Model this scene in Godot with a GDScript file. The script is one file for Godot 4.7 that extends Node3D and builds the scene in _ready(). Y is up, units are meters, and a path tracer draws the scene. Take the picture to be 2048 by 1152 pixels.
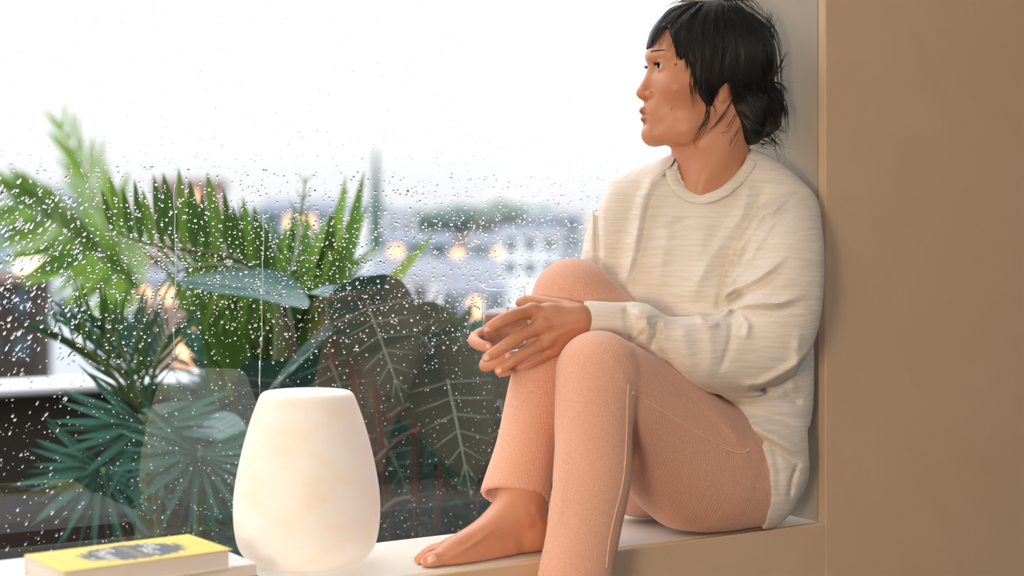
extends Node3D
## A woman sitting in a window seat on a rainy day, seen from inside the room.
## Metres, y up. The seat's top is y = 0, its front edge z = 0, the side wall she leans on x = 0, its far edge z = -0.267, the glass z = -0.4.

const SEAT_END := -0.267
const GLASS_Z := -0.40
var M := {}
var noise_seed := 11


class Painter:
	func color(_p: Vector3) -> Color:
		return Color.WHITE


class Field:
	## A grid of signed distances that rounded shapes are blended into; mesh() draws it as surface nets.
	var lo: Vector3
	var h: float
	var nx: int
	var ny: int
	var nz: int
	var d := PackedFloat32Array()

	func _init(a: Vector3, b: Vector3, cell: float) -> void:
		lo = a
		h = cell
		nx = int(ceil((b.x - a.x) / cell)) + 1
		ny = int(ceil((b.y - a.y) / cell)) + 1
		nz = int(ceil((b.z - a.z) / cell)) + 1
		d.resize(nx * ny * nz)
		d.fill(1.0)

	func span(a: Vector3, b: Vector3) -> PackedInt32Array:
		return PackedInt32Array([
			maxi(0, int(floor((a.x - lo.x) / h))), mini(nx - 1, int(ceil((b.x - lo.x) / h))),
			maxi(0, int(floor((a.y - lo.y) / h))), mini(ny - 1, int(ceil((b.y - lo.y) / h))),
			maxi(0, int(floor((a.z - lo.z) / h))), mini(nz - 1, int(ceil((b.z - lo.z) / h)))])

	func cone(a: Vector3, ra: float, b: Vector3, rb: float, k := 0.01, cut := false, zs := 1.0) -> void:
		var r := maxf(ra, rb) + k + 2.5 * h
		var s := span(a.min(b) - Vector3.ONE * r, a.max(b) + Vector3.ONE * r)
		var ab := b - a
		ab.z *= zs
		var inv := 1.0 / maxf(ab.length_squared(), 1e-12)
		var dr := rb - ra
		var sgn := -1.0 if cut else 1.0
		for z in range(s[4], s[5] + 1):
			for y in range(s[2], s[3] + 1):
				var i := (z * ny + y) * nx + s[0]
				var p := lo + Vector3(s[0], y, z) * h - a
				p.z *= zs
				for x in range(s[0], s[1] + 1):
					var t := clampf(p.dot(ab) * inv, 0.0, 1.0)
					var v := (p - ab * t).length() - ra - dr * t
					var w := d[i]
					var g := maxf(k - absf(w * sgn - v), 0.0)
					if cut:
						d[i] = maxf(w, -v) + g * g / (4.0 * k)
					else:
						d[i] = minf(w, v) - g * g / (4.0 * k)
					p.x += h
					i += 1

	func egg(c: Vector3, r: Vector3, k := 0.01, cut := false, turn := Basis.IDENTITY) -> void:
		var m := maxf(r.x, maxf(r.y, r.z)) + k + 2.5 * h
		var e := Vector3.ONE * m
		if turn == Basis.IDENTITY:
			e = r + Vector3.ONE * (k + 2.5 * h)
		var s := span(c - e, c + e)
		var inv := turn.inverse()
		var i1 := Vector3.ONE / r
		var i2 := i1 * i1
		var sgn := -1.0 if cut else 1.0
		for z in range(s[4], s[5] + 1):
			for y in range(s[2], s[3] + 1):
				var i := (z * ny + y) * nx + s[0]
				for x in range(s[0], s[1] + 1):
					var p := inv * (lo + Vector3(x, y, z) * h - c)
					var k0 := (p * i1).length()
					var v := k0 * (k0 - 1.0) / maxf((p * i2).length(), 1e-6)
					var w := d[i]
					var g := maxf(k - absf(w * sgn - v), 0.0)
					if cut:
						d[i] = maxf(w, -v) + g * g / (4.0 * k)
					else:
						d[i] = minf(w, v) - g * g / (4.0 * k)
					i += 1

	func chain(pts: Array, k := 0.01, parts := 3, cut := false, zs := 1.0) -> void:
		## A limb through points whose w is the radius, rounded between them.
		var n := pts.size()
		var last: Vector4 = pts[0]
		for j in n - 1:
			for q in parts:
				var t := (q + 1.0) / parts
				var v: Vector4 = pts[j]
				var b: Vector4 = pts[j + 1]
				var before: Vector4 = pts[j - 1] if j > 0 else 2.0 * v - b
				var after: Vector4 = pts[j + 2] if j + 2 < n else 2.0 * b - v
				var p := 0.5 * (2.0 * v + (b - before) * t + (2.0 * before - 5.0 * v + 4.0 * b - after) * t * t + (3.0 * v - before - 3.0 * b + after) * t * t * t)
				cone(Vector3(last.x, last.y, last.z), last.w, Vector3(p.x, p.y, p.z), p.w, k, cut, zs)
				last = p

	func plane(n: Vector3, at: Vector3, k := 0.004) -> void:
		## Cuts off what lies on the side the normal points to.
		n = n.normalized()
		for z in nz:
			for y in ny:
				var i := (z * ny + y) * nx
				var v := (lo + Vector3(0, y, z) * h - at).dot(n)
				var dv := n.x * h
				for x in nx:
					if v > -k - 2.0 * h and d[i] < 0.9:
						var g := maxf(k - absf(d[i] - v), 0.0)
						d[i] = maxf(d[i], v) + g * g / (4.0 * k)
					v += dv
					i += 1

	func fold(pts: Array, w: float, amp: float, reach := 0.05) -> void:
		## A crease (amp < 0) or a ridge along a line, on what faces the room.
		var a: Vector3 = pts[0]
		var b := a
		for p: Vector3 in pts:
			a = a.min(p)
			b = b.max(p)
		var m := Vector3(2.5 * w, 2.5 * w, reach)
		var s := span(a - m, b + m)
		var flat := PackedVector2Array()
		for p: Vector3 in pts:
			flat.append(Vector2(p.x, p.y))
		var n := flat.size() - 1
		for y in range(s[2], s[3] + 1):
			for x in range(s[0], s[1] + 1):
				var q := Vector2(lo.x + x * h, lo.y + y * h)
				var best := 1e9
				var along := 0.0
				for j in n:
					var ab := flat[j + 1] - flat[j]
					var t := clampf((q - flat[j]).dot(ab) / maxf(ab.length_squared(), 1e-12), 0.0, 1.0)
					var e := (q - flat[j] - ab * t).length_squared()
					if e < best:
						best = e
						along = (j + t) / n
				if best > 6.0 * w * w:
					continue
				var lift := amp * exp(-best / (w * w)) * minf(1.0, minf(along, 1.0 - along) * 4.0 + 0.1)
				for z in range(s[4], s[5] + 1):
					var i := (z * ny + y) * nx + x
					if absf(d[i]) < 0.04:
						d[i] -= lift

	func cut_outline(poly: PackedVector2Array, z0 := -9.0, z1 := 9.0, k := 0.003) -> void:
		## Cuts away all that lies inside an outline in the field's x and y, between two depths.
		var a := poly[0]
		var b := a
		for p in poly:
			a = a.min(p)
			b = b.max(p)
		var s := span(Vector3(a.x - 0.02, a.y - 0.02, z0), Vector3(b.x + 0.02, b.y + 0.02, z1))
		var n := poly.size()
		for y in range(s[2], s[3] + 1):
			for x in range(s[0], s[1] + 1):
				var q := Vector2(lo.x + x * h, lo.y + y * h)
				var best := 1e9
				for j in n:
					var ab := poly[(j + 1) % n] - poly[j]
					var t := clampf((q - poly[j]).dot(ab) / maxf(ab.length_squared(), 1e-12), 0.0, 1.0)
					best = minf(best, (q - poly[j] - ab * t).length())
				var v := best if Geometry2D.is_point_in_polygon(q, poly) else -best
				if v < -0.02:
					continue
				for z in range(s[4], s[5] + 1):
					var i := (z * ny + y) * nx + x
					if d[i] < 0.9:
						d[i] = maxf(d[i], v)

	func value(p: Vector3) -> float:
		var q := (p - lo) / h
		var x := clampi(int(q.x), 0, nx - 2)
		var y := clampi(int(q.y), 0, ny - 2)
		var z := clampi(int(q.z), 0, nz - 2)
		var f := q - Vector3(x, y, z)
		var i := (z * ny + y) * nx + x
		var yz := nx * ny
		return lerpf(lerpf(lerpf(d[i], d[i + 1], f.x), lerpf(d[i + nx], d[i + nx + 1], f.x), f.y), lerpf(lerpf(d[i + yz], d[i + yz + 1], f.x), lerpf(d[i + yz + nx], d[i + yz + nx + 1], f.x), f.y), f.z)

	func front(p: Vector3, lift := 0.0) -> Vector3:
		## The point of the surface that faces the room at p's x and y.
		var z := lo.z + (nz - 1.5) * h
		while z > lo.z:
			if value(Vector3(p.x, p.y, z)) < lift:
				return Vector3(p.x, p.y, z)
			z -= 0.4 * h
		return p

	func slope(p: Vector3) -> Vector3:
		var e := h
		return Vector3(value(p + Vector3(e, 0, 0)) - value(p - Vector3(e, 0, 0)), value(p + Vector3(0, e, 0)) - value(p - Vector3(0, e, 0)), value(p + Vector3(0, 0, e)) - value(p - Vector3(0, 0, e))).normalized()

	func add_to(st: SurfaceTool, first: int, paint: Painter = null) -> int:
		var number := PackedInt32Array()
		number.resize(d.size())
		var yz := nx * ny
		var count := first
		var near := 3.5 * h
		var o := [0, 1, nx, nx + 1, yz, yz + 1, yz + nx, yz + nx + 1]
		var at := [Vector3(0, 0, 0), Vector3(1, 0, 0), Vector3(0, 1, 0), Vector3(1, 1, 0), Vector3(0, 0, 1), Vector3(1, 0, 1), Vector3(0, 1, 1), Vector3(1, 1, 1)]
		var edges := [[0, 1], [2, 3], [4, 5], [6, 7], [0, 2], [1, 3], [4, 6], [5, 7], [0, 4], [1, 5], [2, 6], [3, 7]]
		var c := PackedFloat32Array()
		c.resize(8)
		for z in nz - 1:
			for y in ny - 1:
				var i := (z * ny + y) * nx - 1
				for x in nx - 1:
					i += 1
					if absf(d[i]) > near:
						continue
					var inside := 0
					for j in 8:
						c[j] = d[i + o[j]]
						if c[j] < 0.0:
							inside += 1
					if inside == 0 or inside == 8:
						continue
					var sum := Vector3.ZERO
					var hits := 0
					for e in edges:
						var u := c[e[0]]
						var v := c[e[1]]
						if (u < 0.0) != (v < 0.0):
							sum += at[e[0]].lerp(at[e[1]], u / (u - v))
							hits += 1
					var p := lo + (Vector3(x, y, z) + sum / hits) * h
					var g := Vector3(c[1] - c[0] + c[3] - c[2] + c[5] - c[4] + c[7] - c[6], c[2] - c[0] + c[3] - c[1] + c[6] - c[4] + c[7] - c[5], c[4] - c[0] + c[5] - c[1] + c[6] - c[2] + c[7] - c[3])
					st.set_normal(g.normalized())
					if paint:
						st.set_color(paint.color(p))
					st.add_vertex(p)
					number[i] = count + 1
					count += 1
		for z in range(1, nz - 1):
			for y in range(1, ny - 1):
				var i := (z * ny + y) * nx
				for x in range(1, nx - 1):
					i += 1
					var a := d[i]
					if absf(a) > near:
						continue
					var s := a < 0.0
					if s != (d[i + 1] < 0.0):
						quad(st, number[i - nx - yz], number[i - yz], number[i], number[i - nx], not s)
					if s != (d[i + nx] < 0.0):
						quad(st, number[i - 1 - yz], number[i - yz], number[i], number[i - 1], s)
					if s != (d[i + yz] < 0.0):
						quad(st, number[i - 1 - nx], number[i - nx], number[i], number[i - 1], not s)
		return count

	func quad(st: SurfaceTool, a: int, b: int, c: int, e: int, flip: bool) -> void:
		if a == 0 or b == 0 or c == 0 or e == 0:
			return
		for n in ([a, b, c, a, c, e] if flip else [a, c, b, a, e, c]):
			st.add_index(n - 1)


func body_mesh(f: Field) -> ArrayMesh:
	var st := SurfaceTool.new()
	st.begin(Mesh.PRIMITIVE_TRIANGLES)
	f.add_to(st, 0)
	return st.commit()


# ---- nodes

func put(called: String, mesh: Mesh, material: Material, parent: Node = null) -> MeshInstance3D:
	var o := MeshInstance3D.new()
	o.name = called
	o.mesh = mesh
	o.material_override = material
	(parent if parent else self).add_child(o, true)
	return o


func thing(called: String, at: Vector3, label: String, category: String, group := "", turn := 0.0) -> Node3D:
	var o := Node3D.new()
	o.name = called
	o.position = at
	o.rotation.y = turn
	add_child(o, true)
	return tag(o, label, category, group)


func tag(o: Node3D, label: String, category: String, group := "") -> Node3D:
	o.set_meta("label", label)
	o.set_meta("category", category)
	if group:
		o.set_meta("group", group)
	return o


func struct(called: String, mesh: Mesh, material: Material, label: String, at := Vector3.ZERO) -> MeshInstance3D:
	var o := put(called, mesh, material)
	o.position = at
	o.set_meta("kind", "structure")
	o.set_meta("label", label)
	o.set_meta("category", called.split("_")[0])
	return o


# ---- shapes

func begin() -> SurfaceTool:
	var st := SurfaceTool.new()
	st.begin(Mesh.PRIMITIVE_TRIANGLES)
	return st


func tri(st: SurfaceTool, a: Vector3, b: Vector3, c: Vector3) -> void:
	st.add_vertex(a)
	st.add_vertex(b)
	st.add_vertex(c)


func face(st: SurfaceTool, a: Vector3, b: Vector3, c: Vector3, e: Vector3) -> void:
	tri(st, a, b, c)
	tri(st, a, c, e)


func block(st: SurfaceTool, a: Vector3, b: Vector3, bevel := 0.0, turn := Transform3D.IDENTITY) -> void:
	## A box from a to b whose edges are chamfered.
	var c := (a + b) / 2.0
	var r := (b - a) / 2.0
	var e := minf(bevel, minf(r.x, minf(r.y, r.z)) * 0.9)
	var n := []
	for i in 8:
		n.append(Vector3(1 if i & 1 else -1, 1 if i & 2 else -1, 1 if i & 4 else -1))
	st.set_smooth_group(-1)
	for axis in 3:
		for s in [-1.0, 1.0]:
			var u := (axis + 1) % 3
			var v := (axis + 2) % 3
			var q := []
			for k in [[-1, -1], [1, -1], [1, 1], [-1, 1]]:
				var p := Vector3.ZERO
				p[axis] = s * r[axis]
				p[u] = k[0] * (r[u] - e)
				p[v] = k[1] * (r[v] - e)
				q.append(turn * (c + p))
			if s > 0:
				face(st, q[3], q[2], q[1], q[0])
			else:
				face(st, q[0], q[1], q[2], q[3])
	if e <= 0.0:
		return
	for axis in 3:
		var u := (axis + 1) % 3
		var v := (axis + 2) % 3
		for k in [[-1, -1], [1, -1], [1, 1], [-1, 1]]:
			var q := []
			for j in [[-1, 0], [1, 0], [1, 1], [-1, 1]]:
				var p := Vector3.ZERO
				p[axis] = j[0] * (r[axis] - e)
				p[u] = k[0] * (r[u] - (e if j[1] else 0.0))
				p[v] = k[1] * (r[v] - (0.0 if j[1] else e))
				q.append(turn * (c + p))
			if k[0] * k[1] > 0:
				face(st, q[0], q[1], q[2], q[3])
			else:
				face(st, q[3], q[2], q[1], q[0])
	for i in 8:
		var q := []
		for axis in 3:
			var p: Vector3 = n[i] * (r - Vector3.ONE * e)
			p[axis] = n[i][axis] * r[axis]
			q.append(turn * (c + p))
		if n[i].x * n[i].y * n[i].z > 0:
			tri(st, q[2], q[1], q[0])
		else:
			tri(st, q[0], q[1], q[2])


func box(a: Vector3, b: Vector3, bevel := 0.0) -> ArrayMesh:
	var st := begin()
	block(st, a, b, bevel)
	st.generate_normals()
	return st.commit()


func tube(st: SurfaceTool, pts: Array, r: float, tip := 1.0, sides := 6, first := 1.0) -> void:
	## A rod along pts, its radius going from first * r to r to tip * r.
	var n := pts.size()
	var side := Vector3.ZERO
	var rings := []
	for i in n:
		var dir: Vector3 = (pts[mini(i + 1, n - 1)] - pts[maxi(i - 1, 0)]).normalized()
		if side == Vector3.ZERO:
			side = dir.cross(Vector3(0.31, 0.52, 0.8)).normalized()
		side = (side - dir * side.dot(dir)).normalized()
		var up := dir.cross(side)
		var t := float(i) / (n - 1)
		var rr := r * (lerpf(first, 1.0, t * 2.0) if t < 0.5 else lerpf(1.0, tip, t * 2.0 - 1.0))
		var ring := PackedVector3Array()
		for k in sides:
			ring.append(pts[i] + (side * cos(TAU * k / sides) + up * sin(TAU * k / sides)) * rr)
		rings.append(ring)
	st.set_smooth_group(1)
	for i in n - 1:
		for k in sides:
			var l := (k + 1) % sides
			face(st, rings[i][k], rings[i][l], rings[i + 1][l], rings[i + 1][k])
	for k in range(1, sides - 1):
		tri(st, rings[0][0], rings[0][k + 1], rings[0][k])
		tri(st, rings[n - 1][0], rings[n - 1][k], rings[n - 1][k + 1])


func curve(pts: Array, parts := 6) -> Array:
	var out := [pts[0]]
	var n := pts.size()
	for j in n - 1:
		for q in parts:
			var t := (q + 1.0) / parts
			var a = pts[j]
			var b = pts[j + 1]
			var z = pts[j - 1] if j > 0 else 2.0 * a - b
			var y = pts[j + 2] if j + 2 < n else 2.0 * b - a
			out.append(0.5 * (2.0 * a + (b - z) * t + (2.0 * z - 5.0 * a + 4.0 * b - y) * t * t + (3.0 * a - z - 3.0 * b + y) * t * t * t))
	return out


func lathe(st: SurfaceTool, profile: Array, sides := 48) -> void:
	## Turns (radius, height) points round the y axis; listed upwards it faces outwards.
	for j in profile.size() - 1:
		var p: Vector2 = profile[j]
		var q: Vector2 = profile[j + 1]
		for k in sides:
			var a := TAU * k / sides
			var b := TAU * (k + 1) / sides
			var p0 := Vector3(p.x * cos(a), p.y, p.x * sin(a))
			var p1 := Vector3(p.x * cos(b), p.y, p.x * sin(b))
			var q0 := Vector3(q.x * cos(a), q.y, q.x * sin(a))
			var q1 := Vector3(q.x * cos(b), q.y, q.x * sin(b))
			if p.x > 1e-6:
				tri(st, p0, p1, q1)
			if q.x > 1e-6:
				tri(st, p0, q1, q0)


func lathed(profile: Array, sides := 48) -> ArrayMesh:
	var st := begin()
	st.set_smooth_group(1)
	lathe(st, profile, sides)
	st.generate_normals()
	return st.commit()


# ---- materials

func noise(freq: float, kind := FastNoiseLite.TYPE_SIMPLEX_SMOOTH, octaves := 4) -> FastNoiseLite:
	var n := FastNoiseLite.new()
	noise_seed += 7
	n.seed = noise_seed
	n.noise_type = kind
	n.frequency = freq
	n.fractal_octaves = octaves
	return n


func grain(size: Vector2i, stretch: Vector2, dark: Color, light: Color, freq := 0.05, octaves := 4) -> ImageTexture:
	## A tiling picture of noise that may be drawn out in one direction, between two colours.
	var im := Image.create(size.x, size.y, false, Image.FORMAT_RGB8)
	var n := noise(freq, FastNoiseLite.TYPE_SIMPLEX_SMOOTH, octaves)
	for y in size.y:
		for x in size.x:
			var a := TAU * x / size.x
			var b := TAU * y / size.y
			var ru := size.x / TAU / stretch.x
			var rv := size.y / TAU / stretch.y
			var v := n.get_noise_3d(cos(a) * ru + cos(b) * rv * 0.7, sin(a) * ru + sin(b) * rv, cos(b) * rv + 31.0)
			im.set_pixel(x, y, dark.lerp(light, clampf(v * 0.9 + 0.5, 0.0, 1.0)))
	return ImageTexture.create_from_image(im)


func plain(called: String, c: Color, rough := 0.7) -> StandardMaterial3D:
	var m := StandardMaterial3D.new()
	m.resource_name = called
	m.albedo_color = c
	m.roughness = rough
	M[called] = m
	return m


func textured(m: StandardMaterial3D, t: Texture2D, scale: Vector3, world := false) -> StandardMaterial3D:
	m.albedo_texture = t
	m.uv1_triplanar = true
	m.uv1_world_triplanar = world
	m.uv1_scale = scale
	m.uv1_triplanar_sharpness = 4.0
	return m


func relief(m: StandardMaterial3D, t: Texture2D, depth: float) -> StandardMaterial3D:
	m.heightmap_enabled = true
	m.heightmap_texture = t
	m.heightmap_scale = depth
	return m


func _ready() -> void:
	set_view()
	set_materials()
	build_room()
	build_window()
	build_person()
	build_drink()
	build_lamp()
	build_books()
	build_garden()
	build_city()
	build_rain()


func set_view() -> void:
	var cam := Camera3D.new()
	cam.name = "camera"
	var at := CameraAttributesPhysical.new()
	at.frustum_near = 0.05
	at.frustum_far = 2000.0
	at.frustum_focal_length = 55.0
	at.frustum_focus_distance = 2.64
	at.exposure_aperture = 2.25
	cam.attributes = at
	cam.projection = Camera3D.PROJECTION_FRUSTUM
	cam.near = 0.05
	cam.far = 2000.0
	cam.size = 0.05 * 1152.0 / 3150.0
	cam.frustum_offset = Vector2(0, -0.05 * 106.0 / 3150.0)
	cam.position = Vector3(-1.9596, 0.51, 2.0608)
	cam.rotation_degrees = Vector3(0, -32.3, 0)
	cam.current = true
	add_child(cam)
	var e := Environment.new()
	e.background_mode = Environment.BG_SKY
	var sky := Sky.new()
	var sm := ProceduralSkyMaterial.new()
	sm.sky_top_color = Color(6.0, 6.1, 6.3).linear_to_srgb()
	sm.sky_horizon_color = Color(0.955, 0.965, 0.985).linear_to_srgb()
	sm.sky_curve = 1.2
	sm.ground_horizon_color = Color(0.55, 0.56, 0.58).linear_to_srgb()
	sm.ground_bottom_color = Color(0.3, 0.3, 0.3).linear_to_srgb()
	sky.sky_material = sm
	e.sky = sky
	e.tonemap_mode = Environment.TONE_MAPPER_LINEAR
	e.tonemap_exposure = 1.0
	e.sdfgi_enabled = true
	e.ssao_enabled = true
	e.ssil_enabled = true
	var we := WorldEnvironment.new()
	we.name = "environment"
	we.environment = e
	add_child(we)
	# added lamps out of view: a lantern at the left, a hanging globe as fill
	add_child(lamp_light("added_lantern_light", Vector3(-2.65, 0.35, 1.9), 2.9, 0.22))
	add_child(lamp_light("added_pendant_light", Vector3(0.6, 1.9, 3.0), 0.2, 0.16))


func lamp_light(called: String, at: Vector3, energy: float, size: float) -> OmniLight3D:
	var l := OmniLight3D.new()
	l.name = called
	l.light_color = Color(1.0, 0.78, 0.56).linear_to_srgb()
	l.light_energy = energy
	l.light_size = size
	l.omni_range = 12.0
	l.omni_attenuation = 2.0
	l.shadow_enabled = true
	l.position = at
	return l


func set_materials() -> void:
	var wall_noise := grain(Vector2i(256, 256), Vector2(1, 1), Color(0.855, 0.84, 0.81), Color(0.87, 0.855, 0.825), 0.02)
	var plaster_bump := grain(Vector2i(512, 512), Vector2(1, 1), Color(0.3, 0.3, 0.3), Color(0.7, 0.7, 0.7), 0.09)
	relief(textured(plain("plaster", Color.WHITE, 0.75), wall_noise, Vector3.ONE * 1.3, true), plaster_bump, 0.03)
	plain("ceiling_paint", Color(0.9, 0.88, 0.85), 0.9)
	textured(plain("floor_wood", Color.WHITE, 0.55), grain(Vector2i(256, 256), Vector2(6, 1), Color(0.15, 0.10, 0.07), Color(0.24, 0.16, 0.11), 0.04), Vector3.ONE * 0.8, true)
	var pane := plain("pane_glass", Color(0.9, 0.95, 1.0, 0.002), 0.0)
	pane.transparency = BaseMaterial3D.TRANSPARENCY_ALPHA
	pane.metallic_specular = 0.5
	plain("gasket", Color(0.10, 0.10, 0.11), 0.5)
	# person
	var skin := plain("skin", Color.WHITE, 0.42)
	skin.vertex_color_use_as_albedo = true
	skin.subsurf_scatter_enabled = true
	skin.subsurf_scatter_strength = 0.08
	skin.uv1_triplanar = true
	skin.uv1_scale = Vector3.ONE * 14.0
	relief(skin, grain(Vector2i(256, 256), Vector2(1, 1), Color(0.3, 0.3, 0.3), Color(0.7, 0.7, 0.7), 0.14, 3), 0.012)
	plain("nail", Color(0.94, 0.75, 0.68), 0.15)
	plain("toenail", Color(0.92, 0.77, 0.68), 0.2)
	plain("eye_white", Color(0.86, 0.84, 0.83), 0.08)
	plain("iris", Color(0.13, 0.08, 0.06), 0.1)
	plain("teeth", Color(0.93, 0.91, 0.88), 0.2)
	var hair := plain("hair", Color(0.045, 0.035, 0.032), 0.42)
	hair.heightmap_enabled = true
	hair.uv1_triplanar = true
	hair.uv1_scale = Vector3.ONE * 9.0
	hair.heightmap_texture = grain(Vector2i(256, 256), Vector2(1, 0.08), Color(0.2, 0.2, 0.2), Color(0.9, 0.9, 0.9), 0.12)
	hair.heightmap_scale = 0.04
	plain("brow", Color(0.25, 0.18, 0.15), 0.7)
	plain("strand", Color(0.040, 0.030, 0.028), 0.48)
	var knit := plain("sweater_knit", Color.WHITE, 0.95)
	textured(knit, grain(Vector2i(512, 512), Vector2(7, 0.8), Color(0.89, 0.845, 0.79), Color(0.955, 0.935, 0.905), 0.05, 5), Vector3.ONE * 5.0)
	relief(knit, grain(Vector2i(512, 512), Vector2(5, 0.5), Color(0.2, 0.2, 0.2), Color(0.8, 0.8, 0.8), 0.08), 0.05)
	knit.rim_enabled = true
	knit.rim = 0.35
	var rib := plain("sweater_rib", Color.WHITE, 0.95)
	textured(rib, knit.albedo_texture, Vector3.ONE * 5.0)
	relief(rib, grain(Vector2i(256, 256), Vector2(0.3, 8), Color(0.1, 0.1, 0.1), Color(0.9, 0.9, 0.9), 0.06), 0.05)
	var jersey := plain("trouser_jersey", Color.WHITE, 0.95)
	textured(jersey, grain(Vector2i(512, 512), Vector2(1.6, 1.0), Color(0.865, 0.635, 0.53), Color(0.935, 0.75, 0.66), 0.16, 3), Vector3.ONE * 6.0)
	var ribs := Image.create(256, 256, false, Image.FORMAT_L8)
	for x in 256:
		for y in 256:
			ribs.set_pixel(x, y, Color.WHITE * (0.5 + 0.35 * sin(TAU * x / 256.0 * 32.0) + 0.15 * sin(TAU * y / 256.0 * 40.0)))
	relief(jersey, ImageTexture.create_from_image(ribs), 0.035)
	jersey.rim_enabled = true
	jersey.rim = 0.5
	jersey.rim_tint = 0.4
	plain("seam_thread", Color(0.97, 0.80, 0.70), 0.9)


func build_room() -> void:
	var p: Material = M.plaster
	textured(plain("tan_plaster", Color.WHITE, 0.8), grain(Vector2i(256, 256), Vector2(1, 1), Color(0.84, 0.735, 0.61), Color(0.855, 0.75, 0.63), 0.02), Vector3.ONE * 1.3, true)
	relief(M.tan_plaster, p.heightmap_texture, 0.03)
	plain("taupe", Color(0.17, 0.15, 0.14), 0.8)
	struct("wall_right", box(Vector3(0, -0.16, -0.02), Vector3(3.6, 3.4, 0), 0.002), M.tan_plaster, "tan plaster wall of the room beside the window seat")
	textured(plain("shaded_plaster", Color.WHITE, 0.75), grain(Vector2i(256, 256), Vector2(1, 1), Color(0.69, 0.655, 0.605), Color(0.71, 0.675, 0.625), 0.02), Vector3.ONE * 1.3, true)  # white wall greyed: the shade behind the woman is put into its colour
	struct("wall_recess", box(Vector3(0, -0.16, -0.41), Vector3(3.6, 3.4, -0.0205)), M.shaded_plaster, "white end wall of the window recess that the woman leans on, greyed to stand for shade")
	struct("wall_bottom", box(Vector3(-3.4, -0.16, SEAT_END), Vector3(0, 0, -0.0205), 0.002), p, "white plaster window seat running under the rainy window")
	struct("wall_front", box(Vector3(-3.4, -0.16, -0.02), Vector3(0, 0, 0), 0.002), M.tan_plaster, "tan plaster front of the window seat")
	struct("wall_top", box(Vector3(-3.4, 1.9, -0.41), Vector3(0, 3.4, 0), 0.003), p, "plaster wall over the window")
	struct("wall_left", box(Vector3(-3.6, -0.16, -0.41), Vector3(-3.4, 3.4, 4.2)), p, "plaster wall on the left of the room")
	struct("wall_side", box(Vector3(3.6, -0.16, -0.41), Vector3(3.8, 3.4, 4.2)), M.taupe, "taupe wall on the right of the room")
	struct("wall_back", box(Vector3(-3.6, -0.16, 4.2), Vector3(3.8, 1.8, 4.4)), M.taupe, "taupe wall under the added high window behind the camera")
	struct("wall_back", box(Vector3(-3.6, 3.3, 4.2), Vector3(3.8, 3.4, 4.4)), M.taupe, "taupe strip of wall over the added high window behind the camera")
	struct("ceiling", box(Vector3(-3.6, 3.4, -0.41), Vector3(3.8, 3.6, 4.4)), M.ceiling_paint, "white ceiling of the room")
	struct("floor", box(Vector3(-3.6, -0.3, -0.41), Vector3(3.8, -0.16, 4.4)), M.floor_wood, "wooden floor at the foot of the window seat")
	var glow := plain("added_lamp_glow", Color(1, 0.9, 0.75), 0.8)  # glow shared by the two added lamps
	glow.emission_enabled = true
	glow.emission = Color(1.0, 0.78, 0.56).linear_to_srgb()
	glow.emission_energy_multiplier = 1.2
	globe("added_lantern", Vector3(-2.65, 0.35, 1.9), 0.235, 0.012, "large round paper lantern on a stand, added out of view on the left for warm light")  # unseen lantern, added to light the seat front and the woman warmly
	globe("added_pendant", Vector3(0.6, 1.9, 3.0), 0.18, 0.005, "white globe hanging from the ceiling, added out of view for weak warm fill")  # unseen globe, added as weak fill for the room


func globe(called: String, at: Vector3, r: float, stem: float, label: String) -> void:
	var t := thing(called, at, label, "lamp")
	var prof := []
	for i in 17:
		var a := -PI / 2 + PI * i / 16.0
		prof.append(Vector2(r * cos(a), r * sin(a)))
	put("shade", lathed(prof, 32), M.added_lamp_glow, t)
	if called == "added_lantern":
		put("stand", lathed([Vector2(0, -0.51), Vector2(r * 0.6, -0.51), Vector2(r * 0.6, -0.495), Vector2(r * 0.06, -0.48), Vector2(r * 0.06, -r * 0.98), Vector2(r * 0.5, -r * 0.82), Vector2(0, -r * 0.82)], 24), M.gasket, t)
	else:
		var st := begin()
		tube(st, [Vector3(0, r - 0.01, 0), Vector3(0, 3.4 - at.y, 0)], stem)
		st.generate_normals()
		put("cord", st.commit(), M.gasket, t)


func build_window() -> void:
	var w := Node3D.new()
	w.name = "window_1"
	w.set_meta("kind", "structure")
	w.set_meta("label", "large window with a rain-covered pane behind the seat")
	w.set_meta("category", "window")
	add_child(w)
	put("sill", box(Vector3(-3.4, -0.3, GLASS_Z - 0.04), Vector3(0, -0.09, SEAT_END), 0.003), M.gasket, w)
	put("pane", box(Vector3(-3.4, -0.09, GLASS_Z - 0.002), Vector3(0, 1.9, GLASS_Z)), M.pane_glass, w)
	var side := Node3D.new()  # unseen window, added to bring cool daylight onto her front
	side.name = "window_2"
	side.set_meta("kind", "structure")
	side.set_meta("label", "high window added across the unseen back wall for daylight fill")
	side.set_meta("category", "window")
	add_child(side)
	put("pane", box(Vector3(-3.6, 1.8, 4.3), Vector3(3.8, 3.3, 4.302)), M.pane_glass, side)


# ---- the woman; her own axes: x along the picture's width, y up, z towards the room, origin on the seat

const TURN := -0.56374
const HEAD_SCALE := 0.000886
const FORWARD := Vector3(-0.978, 0, 0.208)
const EAR := Vector3(0.208, 0, 0.978)
var HEAD := Vector3(0.0181, 0.758, -0.0233)


func hp(a: float, b: float, c: float) -> Vector3:
	## A point of the head: a towards the nose, b up, c towards the left ear.
	return HEAD + (FORWARD * a + Vector3.UP * b + EAR * c) * HEAD_SCALE


func hs(a: float, b: float, c: float) -> Vector3:
	return Vector3(a, b, c) * HEAD_SCALE


func flat(pts: Array) -> PackedVector2Array:
	var out := PackedVector2Array()
	for p: Vector3 in pts:
		out.append(Vector2(p.x, p.y))
	return out


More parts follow.
